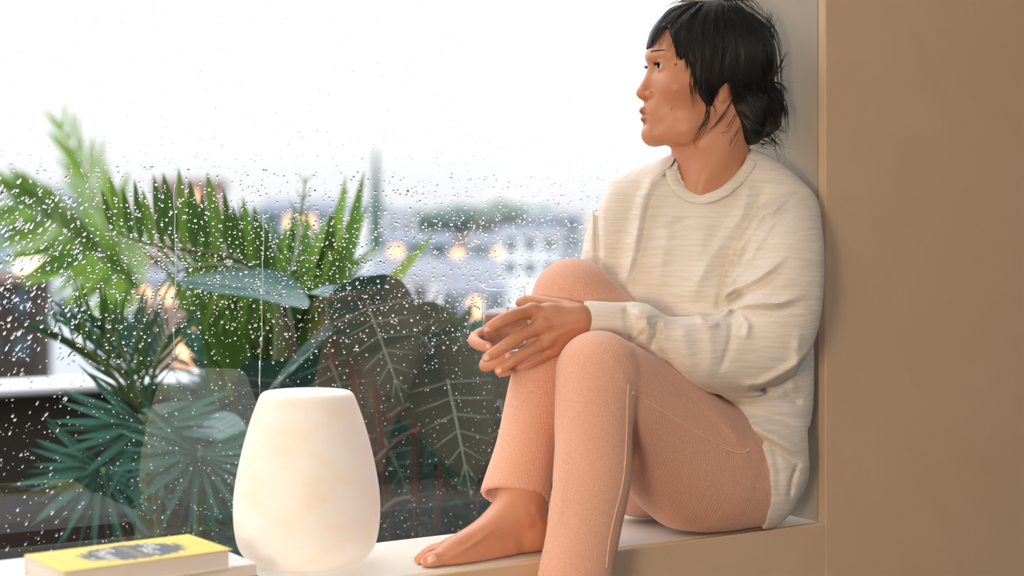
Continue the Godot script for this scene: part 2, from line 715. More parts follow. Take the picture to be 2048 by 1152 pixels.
class Complexion:
	extends Painter
	var spots := []          # [place, 1 / radius squared on each axis, colour]
	var base := Color(0.815, 0.575, 0.445).srgb_to_linear()
	func color(p: Vector3) -> Color:
		var c := base
		for s in spots:
			var q: Vector3 = p - s[0]
			var e: float = s[1].dot(q * q)
			if e < 6.0:
				c = c.lerp(s[2], exp(-e * e) if s[3] else exp(-e) * 0.5)
		return c


func against_walls(f: Field, tilt: Basis, base: Vector3) -> void:
	## Cloth flattens where it leans on the glass, on the side wall and on the seat.
	f.plane(tilt.inverse() * Vector3(0, 0, -1), tilt.inverse() * (Vector3(0, 0, GLASS_Z + 0.008) - base))
	f.plane(tilt.inverse() * Vector3(1, 0, 0), tilt.inverse() * (Vector3(-0.002, 0, 0) - base))


func build_person() -> void:
	var base := Vector3(-0.2, 0, -0.1)
	var t := thing("person", base, "dark-haired woman in oatmeal sweater and pink trousers sitting on the window seat, holding a glass", "person", "", TURN)
	var tilt := Basis(Vector3.UP, TURN)
	var trousers := Field.new(Vector3(-0.40, -0.15, -0.20), Vector3(0.17, 0.50, 0.42), 0.0052)
	shape_trousers(trousers, tilt, base)
	var sweater := Field.new(Vector3(-0.27, -0.01, -0.18), Vector3(0.25, 0.69, 0.26), 0.004)
	shape_sweater(sweater, tilt, base)
	put("trousers", body_mesh(trousers), M.trouser_jersey, t)
	put("sweater", body_mesh(sweater), M.sweater_knit, t)
	dress_details(t, sweater, trousers)
	build_body(t)
	build_hair(t)
	settle(t, Transform3D(tilt, Vector3.ZERO))
	t.rotation = Vector3.ZERO


func settle(o: Node3D, by: Transform3D) -> void:
	## Turns the meshes themselves, so that the figure's axes are the room's.
	for child: Node3D in o.get_children():
		var m := child as MeshInstance3D
		var t := by * child.transform
		child.transform = Transform3D.IDENTITY
		if m:
			var arrays := m.mesh.surface_get_arrays(0)
			var v: PackedVector3Array = arrays[Mesh.ARRAY_VERTEX]
			var n: PackedVector3Array = arrays[Mesh.ARRAY_NORMAL]
			var turned := t.basis.inverse().transposed()
			for i in v.size():
				v[i] = t * v[i]
				n[i] = (turned * n[i]).normalized()
			arrays[Mesh.ARRAY_VERTEX] = v
			arrays[Mesh.ARRAY_NORMAL] = n
			arrays[Mesh.ARRAY_TANGENT] = null
			var fresh := ArrayMesh.new()
			fresh.add_surface_from_arrays(Mesh.PRIMITIVE_TRIANGLES, arrays)
			m.mesh = fresh
		settle(child, t)


func shape_trousers(f: Field, tilt: Basis, base: Vector3) -> void:
	# right leg, the one by the glass
	f.chain([Vector4(-0.2288, 0.4002, 0.1067, 0.0676), Vector4(-0.1591, 0.3114, 0.0467, 0.0777), Vector4(-0.0873, 0.1278, -0.0333, 0.0871), Vector4(-0.0151, 0.0983, -0.0833, 0.0887)], 0.01, 3, false, 1.1)
	f.chain([Vector4(-0.2288, 0.4002, 0.1067, 0.0684), Vector4(-0.2623, 0.313, 0.1267, 0.0578), Vector4(-0.2878, 0.236, 0.1517, 0.0515), Vector4(-0.3072, 0.1564, 0.1767, 0.0493), Vector4(-0.3245, 0.0972, 0.1917, 0.0515), Vector4(-0.331, 0.0531, 0.1967, 0.0571)], 0.012)
	# hips and left thigh
	f.chain([Vector4(-0.0162, 0.1178, -0.0733, 0.0902), Vector4(0.0269, 0.1469, -0.0233, 0.0974), Vector4(0.0502, 0.0932, 0.0317, 0.0938)], 0.02)
	f.chain([Vector4(0.0528, 0.0906, 0.0317, 0.0929), Vector4(-0.013, 0.1157, 0.0667, 0.1166), Vector4(-0.1131, 0.2112, 0.1667, 0.0924), Vector4(-0.1954, 0.2894, 0.2667, 0.0667)], 0.01, 4, false, 1.2)
	f.cone(Vector3(-0.0967, 0.0828, -0.0483), 0.082, Vector3(-0.0157, 0.0963, -0.0783), 0.088, 0.02)
	f.cone(Vector3(0.0806, 0.0715, 0.0317), 0.065, Vector3(0.0093, 0.0955, 0.0467), 0.09, 0.02)
	against_walls(f, tilt, base)
	f.plane(Vector3.DOWN, Vector3(0, 0.002, 0), 0.02)
	# right hem, cut aslant
	f.plane(Vector3(-0.3455, -0.0121, 0.2367) - Vector3(-0.3278, 0.0767, 0.1917), Vector3(-0.3261, 0.0767, 0.1917), 0.002)
	# left lower leg
	f.chain([Vector4(-0.1954, 0.291, 0.2667, 0.0667), Vector4(-0.2038, 0.2114, 0.2917, 0.0605), Vector4(-0.208, 0.1359, 0.3117, 0.06), Vector4(-0.2214, 0.0539, 0.3317, 0.0549), Vector4(-0.2351, -0.0124, 0.3467, 0.0553), Vector4(-0.2391, -0.0612, 0.3517, 0.0598)], 0.006, 4)
	f.plane(Vector3(-0.1, -1, 0.1), Vector3(-0.2391, -0.0458, 0.3517), 0.002)
	# hollow hems
	f.chain([Vector4(-0.331, 0.045, 0.1967, 0.0538), Vector4(-0.3261, 0.089, 0.1917, 0.0466), Vector4(-0.3196, 0.1169, 0.1867, 0.0328)], 0.002, 2, true)
	f.chain([Vector4(-0.2401, -0.0791, 0.3567, 0.0536), Vector4(-0.2384, -0.042, 0.3517, 0.0498), Vector4(-0.2359, -0.0124, 0.3467, 0.0384)], 0.002, 2, true)
	# creases
	f.fold([Vector3(-0.14, 0.2186, 0.2167), Vector3(-0.1351, 0.1619, 0.2167), Vector3(-0.14, 0.1133, 0.2167)], 0.006, -0.004, 0.12)
	for k in [[Vector3(-0.1841, 0.3311, 0.3167), Vector3(-0.1647, 0.3, 0.3167), Vector3(-0.1476, 0.2611, 0.3167)], [Vector3(-0.1686, 0.3389, 0.3167), Vector3(-0.1429, 0.3039, 0.3167), Vector3(-0.1258, 0.2533, 0.3167)], [Vector3(-0.2062, 0.2814, 0.3667), Vector3(-0.1795, 0.27, 0.3667), Vector3(-0.1544, 0.2662, 0.3667)]]:
		f.fold(k, 0.006, 0.0014, 0.12)
	for k in [[Vector3(-0.0241, 0.2355, 0.1467), Vector3(0.0217, 0.1939, 0.1467), Vector3(0.0466, 0.1523, 0.1467)], [Vector3(0.005, 0.2189, 0.1467), Vector3(0.0424, 0.1773, 0.1467), Vector3(0.0632, 0.1316, 0.1467)], [Vector3(0.03, 0.1939, 0.1467), Vector3(0.0716, 0.1607, 0.1467), Vector3(0.0924, 0.1274, 0.1467)]]:
		f.fold(k, 0.008, 0.003, 0.1)
	f.fold([Vector3(-0.2679, 0.206, 0.2467), Vector3(-0.2639, 0.142, 0.2467), Vector3(-0.2724, 0.0894, 0.2667)], 0.010, -0.003, 0.06)
	f.fold([Vector3(-0.2541, 0.2002, 0.3867), Vector3(-0.2601, 0.1247, 0.3867), Vector3(-0.2715, 0.0491, 0.3867)], 0.012, 0.003, 0.1)
	f.fold([Vector3(-0.2377, 0.4363, 0.1867), Vector3(-0.2049, 0.4117, 0.1867), Vector3(-0.1885, 0.3708, 0.1867)], 0.008, 0.0012, 0.1)


func shape_sweater(f: Field, tilt: Basis, base: Vector3) -> void:
	# shoulders
	f.chain([Vector4(0.0072, 0.6153, -0.0433, 0.0535), Vector4(-0.0562, 0.5936, -0.0333, 0.0444), Vector4(-0.1211, 0.5722, -0.0333, 0.0427)], 0.02)
	f.chain([Vector4(0.0384, 0.6215, -0.0433, 0.0517), Vector4(0.0993, 0.5971, -0.0333, 0.0516), Vector4(0.1554, 0.5496, -0.0083, 0.0511)], 0.02)
	# chest, belly and back
	f.chain([Vector4(-0.0944, 0.5233, -0.0333, 0.0711), Vector4(-0.0909, 0.3953, -0.0133, 0.0812), Vector4(-0.0714, 0.2541, -0.0133, 0.0883), Vector4(-0.0262, 0.1469, -0.0233, 0.0974)], 0.03, 2, false, 1.15)
	f.chain([Vector4(0.0004, 0.5189, -0.0233, 0.0815), Vector4(-0.0026, 0.3783, 0.0017, 0.0913), Vector4(0.0068, 0.2374, -0.0033, 0.0985)], 0.04, 2, false, 1.1)
	f.chain([Vector4(0.0811, 0.5188, -0.0183, 0.084), Vector4(0.0899, 0.3774, -0.0183, 0.0937), Vector4(0.096, 0.2531, -0.0233, 0.0921), Vector4(0.0884, 0.1488, -0.0083, 0.0899)], 0.04, 2, false, 1.1)
	f.chain([Vector4(0.0852, 0.1589, 0.0017, 0.093), Vector4(0.0865, 0.1091, 0.0217, 0.0906), Vector4(0.0857, 0.062, 0.0267, 0.0678)], 0.02, 2)
	f.chain([Vector4(0.1438, 0.1456, -0.0333, 0.0373), Vector4(0.1518, 0.0885, -0.0283, 0.0355), Vector4(0.1385, 0.0539, -0.0233, 0.0301)], 0.02, 2)
	f.cone(Vector3(0.1775, 0.0902, -0.0233), 0.011, Vector3(0.1404, 0.0731, -0.0133), 0.035, 0.010)
	f.cut_outline(flat([Vector3(0.181, 0.1734, -0.0233), Vector3(0.1793, 0.1247, -0.0233), Vector3(0.189, 0.107, -0.0233), Vector3(0.2129, 0.107, -0.0233), Vector3(0.2129, 0.1734, -0.0233)]))
	# the hem follows the hip
	f.cut_outline(flat([Vector3(-0.0399, 0.248, 0.1467), Vector3(0.005, 0.2305, 0.1467), Vector3(0.0466, 0.2056, 0.1467), Vector3(0.0757, 0.1756, 0.1467), Vector3(0.0924, 0.1424, 0.1467), Vector3(0.1015, 0.1041, 0.1467), Vector3(0.104, 0.0692, 0.1467), Vector3(0.0965, -0.0057, 0.1467), Vector3(-0.2279, -0.0057, 0.1467), Vector3(-0.2279, 0.2355, 0.1467), Vector3(-0.1031, 0.2605, 0.1467)]))
	# left arm
	f.chain([Vector4(0.1536, 0.5495, 0.0017, 0.0509), Vector4(0.1371, 0.4842, 0.0567, 0.0619), Vector4(0.1234, 0.4164, 0.0867, 0.0681), Vector4(0.109, 0.3535, 0.1017, 0.0677), Vector4(0.0753, 0.3145, 0.1117, 0.0641), Vector4(0.0244, 0.3105, 0.1267, 0.0587), Vector4(-0.0277, 0.3133, 0.1417, 0.0558), Vector4(-0.075, 0.3277, 0.1567, 0.0414)], 0.012, 4)
	f.chain([Vector4(-0.075, 0.3294, 0.1567, 0.0398), Vector4(-0.1032, 0.3466, 0.1667, 0.0338), Vector4(-0.1267, 0.3584, 0.1717, 0.0379), Vector4(-0.1493, 0.3678, 0.1767, 0.028), Vector4(-0.2174, 0.3735, 0.1917, 0.0286)], 0.008, 4)
	# right arm, partly behind the knee
	f.chain([Vector4(-0.1336, 0.5704, -0.0333, 0.0427), Vector4(-0.1629, 0.5012, -0.0183, 0.0442), Vector4(-0.1805, 0.4309, -0.0033, 0.0457), Vector4(-0.1919, 0.3613, 0.0117, 0.0437), Vector4(-0.2235, 0.3193, 0.0367, 0.0381), Vector4(-0.2807, 0.3182, 0.0817, 0.029), Vector4(-0.3039, 0.3222, 0.1017, 0.0254)], 0.012, 3)
	against_walls(f, tilt, base)
	f.plane(Vector3.DOWN, Vector3(0, 0.003, 0))
	f.plane(Vector3(-0.2705, 0.3735, 0.1917) - Vector3(-0.2117, 0.3735, 0.1917), Vector3(-0.2125, 0.3735, 0.1917), 0.002)
	f.chain([Vector4(-0.238, 0.3737, 0.1967, 0.0224), Vector4(-0.201, 0.3734, 0.1897, 0.0213), Vector4(-0.1762, 0.3716, 0.1867, 0.0131)], 0.002, 1, true)
	# neck opening
	f.chain([Vector4(0.0211, 0.7144, -0.0333, 0.0569), Vector4(0.0238, 0.6611, -0.0333, 0.0649), Vector4(0.0139, 0.6205, -0.0183, 0.0601), Vector4(0.0076, 0.5944, -0.0033, 0.0378)], 0.006, 2, true)
	# folds on the chest, fanning out from the shoulders: [line, width, height]
	for k in [
			[[Vector3(-0.0635, 0.6369, 0.0667), Vector3(-0.0918, 0.5846, 0.0667), Vector3(-0.1141, 0.5091, 0.0667), Vector3(-0.1304, 0.4517, 0.0667), Vector3(-0.151, 0.4071, 0.0667)], 0.0085, 0.011], [[Vector3(-0.0824, 0.6257, 0.0667), Vector3(-0.1081, 0.5717, 0.0667), Vector3(-0.1201, 0.5151, 0.0667), Vector3(-0.1287, 0.4843, 0.0667)], 0.007, 0.008],
			[[Vector3(-0.0772, 0.6129, 0.0667), Vector3(-0.0978, 0.5529, 0.0667), Vector3(-0.1107, 0.4843, 0.0667), Vector3(-0.1287, 0.4243, 0.0667)], 0.006, -0.009], [[Vector3(-0.0532, 0.57, 0.0667), Vector3(-0.0747, 0.4843, 0.0667), Vector3(-0.0892, 0.3986, 0.0667)], 0.014, 0.006],
			[[Vector3(-0.1617, 0.6119, 0.0467), Vector3(-0.1816, 0.5601, 0.0467), Vector3(-0.1841, 0.5152, 0.0467), Vector3(-0.1824, 0.4452, 0.0467)], 0.005, -0.014], [[Vector3(-0.197, 0.5448, 0.0267), Vector3(-0.2074, 0.5013, 0.0267), Vector3(-0.2144, 0.4665, 0.0267)], 0.006, -0.007],
			[[Vector3(0.0848, 0.6163, 0.0667), Vector3(0.0599, 0.5409, 0.0667), Vector3(0.0213, 0.4903, 0.0667), Vector3(-0.0164, 0.4329, 0.0667), Vector3(-0.0361, 0.3814, 0.0667)], 0.011, 0.010], [[Vector3(0.1096, 0.5957, 0.0667), Vector3(0.0753, 0.5357, 0.0667), Vector3(0.0453, 0.4843, 0.0667), Vector3(0.0153, 0.4329, 0.0667)], 0.007, -0.008],
			[[Vector3(0.1574, 0.5815, 0.0867), Vector3(0.0944, 0.5466, 0.0867), Vector3(0.057, 0.4964, 0.0867), Vector3(0.0349, 0.4462, 0.0867), Vector3(0.0213, 0.3994, 0.0867)], 0.007, 0.011], [[Vector3(0.1489, 0.5696, 0.0867), Vector3(0.1021, 0.5313, 0.0867), Vector3(0.0698, 0.4887, 0.0867), Vector3(0.0442, 0.4419, 0.0867)], 0.005, -0.009],
			[[Vector3(0.1283, 0.5613, 0.1167), Vector3(0.0829, 0.5024, 0.1167), Vector3(0.04, 0.4343, 0.1167), Vector3(0.024, 0.3922, 0.1167)], 0.007, 0.010], [[Vector3(0.0558, 0.4931, 0.1067), Vector3(0.0304, 0.4467, 0.1067), Vector3(0.0195, 0.4002, 0.1067), Vector3(0.0169, 0.3816, 0.1067)], 0.005, -0.012],
			[[Vector3(-0.0723, 0.5253, 0.0867), Vector3(-0.0451, 0.5296, 0.0867), Vector3(-0.0196, 0.5372, 0.0867)], 0.006, -0.005], [[Vector3(0.0042, 0.544, 0.0867), Vector3(-0.0128, 0.4675, 0.0867), Vector3(-0.017, 0.3994, 0.0867)], 0.016, 0.005]]:
		f.fold(k[0], k[1], k[2], 0.12)
	# sleeve: the elbow and the bunched cloth above the cuff
	for k in [
			[[Vector3(0.1263, 0.477, 0.1667), Vector3(0.0767, 0.4398, 0.1667), Vector3(0.0355, 0.4151, 0.1667), Vector3(0.0082, 0.4052, 0.1667)], 0.007, 0.009], [[Vector3(0.118, 0.4522, 0.1667), Vector3(0.0685, 0.4192, 0.1667), Vector3(0.019, 0.3928, 0.1667)], 0.007, -0.007],
			[[Vector3(0.1551, 0.4151, 0.1667), Vector3(0.1097, 0.3994, 0.1667), Vector3(0.0685, 0.3977, 0.1667), Vector3(0.0313, 0.3878, 0.1667), Vector3(0.0041, 0.3697, 0.1667)], 0.007, 0.010], [[Vector3(0.151, 0.3944, 0.1667), Vector3(0.1015, 0.3821, 0.1667), Vector3(0.0602, 0.3796, 0.1667)], 0.007, -0.007],
			[[Vector3(0.0425, 0.383, 0.1867), Vector3(0.0572, 0.3626, 0.1867), Vector3(0.049, 0.338, 0.1867)], 0.006, 0.007], [[Vector3(0.0326, 0.3708, 0.1867), Vector3(0.0247, 0.3305, 0.1967), Vector3(0.0067, 0.2856, 0.1967)], 0.006, -0.006], [[Vector3(-0.0287, 0.3735, 0.2067), Vector3(-0.0108, 0.3637, 0.2067), Vector3(0.0095, 0.3637, 0.2067)], 0.006, 0.008],
			[[Vector3(-0.0963, 0.3724, 0.2167), Vector3(-0.0947, 0.3481, 0.2167), Vector3(-0.1092, 0.3198, 0.2167)], 0.006, -0.012], [[Vector3(-0.1474, 0.3946, 0.2067), Vector3(-0.1424, 0.3643, 0.2167), Vector3(-0.1449, 0.3303, 0.2167)], 0.006, -0.011], [[Vector3(-0.1351, 0.387, 0.2167), Vector3(-0.1157, 0.3756, 0.2167), Vector3(-0.1133, 0.344, 0.2167)], 0.006, 0.009], [[Vector3(-0.14, 0.3319, 0.2167), Vector3(-0.1214, 0.3481, 0.2167), Vector3(-0.1125, 0.3643, 0.2167)], 0.004, -0.006],
			[[Vector3(-0.0963, 0.3295, 0.2167), Vector3(-0.0769, 0.2955, 0.2167), Vector3(-0.051, 0.2655, 0.2167)], 0.006, -0.009], [[Vector3(-0.0607, 0.3643, 0.2167), Vector3(-0.051, 0.3238, 0.2167), Vector3(-0.0364, 0.2752, 0.2167)], 0.012, 0.005], [[Vector3(-0.0121, 0.3562, 0.2167), Vector3(-0.008, 0.3157, 0.2167), Vector3(-0.0161, 0.2712, 0.2167)], 0.010, 0.004]]:
		f.fold(k[0], k[1], k[2], 0.12)
	# below the arm and round the hip
	for k in [
			[[Vector3(0.044, 0.2651, 0.1067), Vector3(0.0693, 0.2609, 0.1067), Vector3(0.12, 0.2862, 0.1067), Vector3(0.1653, 0.3214, 0.0667)], 0.008, 0.008], [[Vector3(0.0566, 0.2617, 0.1067), Vector3(0.0777, 0.2533, 0.1067), Vector3(0.1073, 0.2499, 0.1067)], 0.006, -0.006], [[Vector3(-0.0152, 0.2398, 0.1067), Vector3(0.0524, 0.233, 0.1067), Vector3(0.12, 0.2398, 0.1067), Vector3(0.1653, 0.2529, 0.0667)], 0.010, 0.008],
			[[Vector3(0.0102, 0.2246, 0.1067), Vector3(0.0608, 0.2161, 0.1067), Vector3(0.12, 0.1976, 0.1067), Vector3(0.161, 0.1843, 0.0667)], 0.007, -0.008], [[Vector3(0.0524, 0.1992, 0.1067), Vector3(0.1031, 0.1705, 0.1067), Vector3(0.1593, 0.1414, 0.0667)], 0.008, 0.009], [[Vector3(0.0693, 0.1756, 0.1067), Vector3(0.1157, 0.1469, 0.1067), Vector3(0.1628, 0.1157, 0.0667)], 0.005, -0.010],
			[[Vector3(0.1293, 0.2554, 0.0667), Vector3(0.1482, 0.2314, 0.0667), Vector3(0.167, 0.2177, 0.0667)], 0.006, -0.008], [[Vector3(0.1396, 0.3557, 0.0667), Vector3(0.1353, 0.2957, 0.0667), Vector3(0.1525, 0.2357, 0.0667)], 0.009, 0.006], [[Vector3(0.1543, 0.1214, 0.0467), Vector3(0.1431, 0.0912, 0.0467), Vector3(0.1405, 0.061, 0.0467)], 0.005, -0.007], [[Vector3(0.1063, 0.1697, 0.0867), Vector3(0.1166, 0.1186, 0.0867), Vector3(0.12, 0.0676, 0.0867)], 0.006, -0.004]]:
		f.fold(k[0], k[1], k[2], 0.14)


func on(f: Field, pts: Array, lift := 0.0) -> Array:
	## A line laid on what faces the room.
	var out := []
	for p: Vector3 in curve(pts, 10):
		out.append(f.front(p, lift))
	return out


func dress_details(t: Node3D, sweater: Field, trousers: Field) -> void:
	var collar := begin()
	# round the neck: over both shoulders, and laid on the chest in front
	var loop := [Vector3(-0.0402, 0.6442, -0.0333), Vector3(-0.05, 0.6224, 0.0017), Vector3(-0.0421, 0.5961, 0.0267), Vector3(-0.0135, 0.5766, 0.0417), Vector3(0.022, 0.5827, 0.0417), Vector3(0.0528, 0.6055, 0.0317), Vector3(0.0748, 0.63, 0.0067), Vector3(0.0887, 0.6549, -0.0333), Vector3(0.0799, 0.671, -0.0833), Vector3(0.0327, 0.6758, -0.1033), Vector3(-0.016, 0.6638, -0.0833), Vector3(-0.0402, 0.6442, -0.0333)]
	var found := []
	for p: Vector3 in curve(loop, 6):
		var q := sweater.front(p, 0.0015)
		var share := smoothstep(Vector3(-0.0387, 0.653, -0.0483).z, Vector3(-0.0428, 0.651, -0.0083).z, p.z)
		if absf(q.z - p.z) < 0.06:
			p.z = lerpf(p.z, q.z, share)
		found.append(p)
	found.pop_back()
	var many := found.size()
	for round_ in 5:
		var next := []
		for k in many:
			next.append((found[k - 1] + found[k] * 2.0 + found[(k + 1) % many]) / 4.0)
		found = next
	found.append(found[0])
	var ring: Array = found
	ribbon(collar, ring, 0.0105, 0.0036)
	collar.generate_normals()
	put("collar", collar.commit(), M.sweater_rib, t.get_node("sweater"))
	var cuff := begin()
	var edge := []
	for k in 25:
		var a := TAU * k / 24.0
		edge.append(Vector3(-0.2125, 0.3735, 0.1917) + Vector3(0.0 + 0.002 * sin(a), sin(a), cos(a)) * 0.0255)
	tube(cuff, edge, 0.0028, 1.0, 8)
	cuff.generate_normals()
	put("cuff", cuff.commit(), M.sweater_rib, t.get_node("sweater"))
	for line in [[Vector3(-0.1452, 0.2647, 0.3667), Vector3(-0.0995, 0.2342, 0.3667), Vector3(-0.0462, 0.1991, 0.3667), Vector3(0.0071, 0.1641, 0.3667)], [Vector3(0.0071, 0.1641, 0.3667), Vector3(0.0338, 0.1519, 0.3667), Vector3(0.0529, 0.1496, 0.3667), Vector3(0.0635, 0.1534, 0.3667)], [Vector3(-0.1523, 0.2778, 0.4667), Vector3(-0.1545, 0.2325, 0.4667), Vector3(-0.156, 0.196, 0.4667), Vector3(-0.1618, 0.1376, 0.4667), Vector3(-0.175, 0.0865, 0.4667), Vector3(-0.1852, 0.0427, 0.4667), Vector3(-0.1896, 0.0062, 0.4667)]]:
		var st := begin()
		tube(st, on(trousers, line, 0.0008), 0.0014, 1.0, 6)
		st.generate_normals()
		put("seam", st.commit(), M.seam_thread, t.get_node("trousers"))


func ribbon(st: SurfaceTool, ring: Array, wide: float, thick: float) -> void:
	## A closed rib whose oval section stands upright.
	var n := ring.size() - 1
	var rows := []
	var middle := Vector3.ZERO
	for i in n:
		middle += ring[i] / n
	for i in n:
		var out: Vector3 = (ring[i] - middle).normalized()
		var dir: Vector3 = (ring[(i + 1) % n] - ring[(i + n - 1) % n]).normalized()
		var up := -(out * 0.8 + Vector3.DOWN * 0.5).normalized()
		up = (up - dir * up.dot(dir)).normalized()
		var side := up.cross(dir).normalized()
		var middle_here: Vector3 = ring[i] - up * wide * 0.45
		var row := []
		for k in 10:
			var a := TAU * k / 10.0
			row.append(middle_here + up * cos(a) * wide + side * sin(a) * thick)
		rows.append(row)
	st.set_smooth_group(1)
	for i in n:
		for k in 10:
			face(st, rows[i][k], rows[(i + 1) % n][k], rows[(i + 1) % n][(k + 1) % 10], rows[i][(k + 1) % 10])


func build_body(t: Node3D) -> void:
	var st := begin()
	var skin := Complexion.new()
	paint_face(skin)
	var count := 0
	var f := Field.new(Vector3(-0.135, 0.57, -0.125), Vector3(0.115, 0.93, 0.115), 0.0025)
	shape_head(f)
	count = f.add_to(st, count, skin)
	var head := f
	f = Field.new(Vector3(-0.3945, 0.2637, 0.1367), Vector3(-0.1907, 0.4175, 0.2967), 0.0015)
	shape_left_hand(f)
	count = f.add_to(st, count, skin)
	var left := f
	f = Field.new(Vector3(-0.4182, 0.2553, 0.0467), Vector3(-0.2807, 0.3919, 0.2867), 0.002)
	shape_right_hand(f)
	count = f.add_to(st, count, skin)
	var right := f
	f = Field.new(Vector3(-0.5078, -0.0683, 0.1267), Vector3(-0.268, 0.1639, 0.3967), 0.002)
	shape_foot(f)
	count = f.add_to(st, count, skin)
	var foot := f
	f = Field.new(Vector3(-0.50, -0.17, 0.15), Vector3(-0.05, 0.02, 0.62), 0.004)
	shape_standing_foot(f)
	count = f.add_to(st, count, skin)
	f = Field.new(Vector3(-0.34, -0.06, -0.15), Vector3(0.2, 0.66, 0.38), 0.013)
	shape_rest(f)
	f.add_to(st, count, skin)
	var body := put("body", st.commit(), M.skin, t)
	face_details(body, head)
	nails(body, left, right, foot)


func paint_face(s: Complexion) -> void:
	var lip := Color(0.69, 0.40, 0.35).srgb_to_linear()
	var red := Color(0.80, 0.50, 0.395).srgb_to_linear()
	var mole := Color(0.30, 0.17, 0.12).srgb_to_linear()
	for e in [[hp(143, -33, 0), hs(12, 7, 20), lip, true], [hp(142, -51, 0), hs(12, 7, 18), lip, true], [hp(140, 0, 0), hs(20, 16, 20), red, false], [hp(95, 5, 50), hs(30, 24, 30), red, false],
			[hp(91, 53, 60), hs(2.6, 2.6, 16), mole, true], [hp(97, -32, 52), hs(1.6, 1.6, 16), mole, true]]:
		s.spots.append([e[0], Vector3.ONE / (e[1] * e[1]), e[2], e[3]])


func shape_head(f: Field) -> void:
	var turn := Basis(FORWARD, Vector3.UP, EAR)
	var s := HEAD_SCALE
	f.egg(hp(10, 75, 0), hs(117, 104, 79), 0.02, false, turn)
	f.egg(hp(56, -2, 0), hs(72, 92, 64), 0.03, false, turn)
	for c: float in [-1.0, 1.0]:
		# jaw, cheek and brow
		f.cone(hp(-8, -38, 45 * c), 20 * s, hp(58, -74, 31 * c), 18 * s, 0.032)
		f.cone(hp(58, -74, 31 * c), 18 * s, hp(116, -80, 9 * c), 17 * s, 0.028)
		f.egg(hp(82, 12, 44 * c), hs(30, 24, 24), 0.02, false, turn)
		f.cone(hp(118, 74, 10 * c), 10 * s, hp(100, 76, 46 * c), 11 * s, 0.016)
	f.egg(hp(117, -80, 0), hs(19, 17, 20), 0.014, false, turn)
	f.egg(hp(108, -38, 0), hs(31, 34, 36), 0.018, false, turn)
	for c: float in [-1.0, 1.0]:
		f.egg(hp(133, 50, 33 * c), hs(20, 13, 22), 0.014, true, turn)
		f.egg(hp(103, 52, 31 * c), hs(16, 15, 16), 0.006, false, turn)
	# nose
	f.cone(hp(117, 50, 0), 8 * s, hp(139, 4, 0), 12 * s, 0.008)
	f.egg(hp(140, 1, 0), hs(13, 11.5, 13), 0.004, false, turn)
	f.cone(hp(137, -7, 0), 6 * s, hp(126, -16, 0), 7 * s, 0.005)
	for c: float in [-1.0, 1.0]:
		f.egg(hp(127.5, -3, 15 * c), hs(11.5, 9, 9), 0.004, false, turn)
		f.egg(hp(135, -12, 7.5 * c), hs(5.5, 4, 3.5), 0.002, true, turn)
	# lips
	f.cone(hp(139, -33, 4), 7.5 * s, hp(128, -40, 20), 4 * s, 0.004)
	f.cone(hp(139, -33, -4), 7.5 * s, hp(128, -40, -20), 4 * s, 0.004)
	f.cone(hp(136, -51, 3), 8 * s, hp(127, -44, 18), 4 * s, 0.004)
	f.cone(hp(136, -51, -3), 8 * s, hp(127, -44, -18), 4 * s, 0.004)
	f.cone(hp(146, -42, 0), 3.5 * s, hp(130, -42.5, 17), 1.5 * s, 0.003, true)
	f.cone(hp(146, -42, 0), 3.5 * s, hp(130, -42.5, -17), 1.5 * s, 0.003, true)
	f.egg(hp(146, -62, 0), hs(9, 6, 22), 0.008, true, turn)
	f.cone(hp(141, -22, 0), 2 * s, hp(148, -29, 0), 2.5 * s, 0.003, true)
	# eyes: the lids, then the openings
	for c: float in [-1.0, 1.0]:
		f.egg(hp(104.5, 53, 31 * c), hs(15.3, 15.3, 15.5), 0.003, false, turn)
		f.egg(hp(121, 53, 32 * c), hs(14, 6.4, 13.5), 0.0015, true, turn)
	# ears
	for c: float in [-1.0, 1.0]:
		f.egg(hp(-6, 14, 66 * c), hs(15, 29, 8), 0.005, false, turn.rotated(Vector3.UP, 0.25 * c))
		f.egg(hp(0, 18, 76 * c), hs(8, 17, 6), 0.004, true, turn)
		f.egg(hp(0, -12, 67 * c), hs(8, 9, 5), 0.004, false, turn)
	# neck, with the cord that runs from behind the ear to the collarbone
	f.chain([Vector4(0.0353, 0.7367, -0.0333, 0.0569), Vector4(0.0264, 0.6789, -0.0333, 0.0551), Vector4(0.0193, 0.6344, -0.0333, 0.056), Vector4(0.0211, 0.5722, -0.0333, 0.0658)], 0.02)
	f.chain([Vector4(0.0528, 0.7212, -0.0053, 0.0158), Vector4(0.0318, 0.659, 0.0067, 0.014), Vector4(-0.0033, 0.6015, 0.0217, 0.0105)], 0.025)
	f.chain([Vector4(-0.0244, 0.665, -0.0233, 0.0159), Vector4(-0.0232, 0.6338, -0.0183, 0.015), Vector4(-0.0167, 0.589, 0.0017, 0.0123)], 0.02)
	f.cone(Vector3(-0.0646, 0.5783, 0.0067), 0.012, Vector3(-0.0088, 0.5816, 0.0167), 0.010, 0.02)
	f.cone(Vector3(0.0771, 0.5979, -0.0033), 0.012, Vector3(0, 0.5816, 0.0167), 0.010, 0.02)


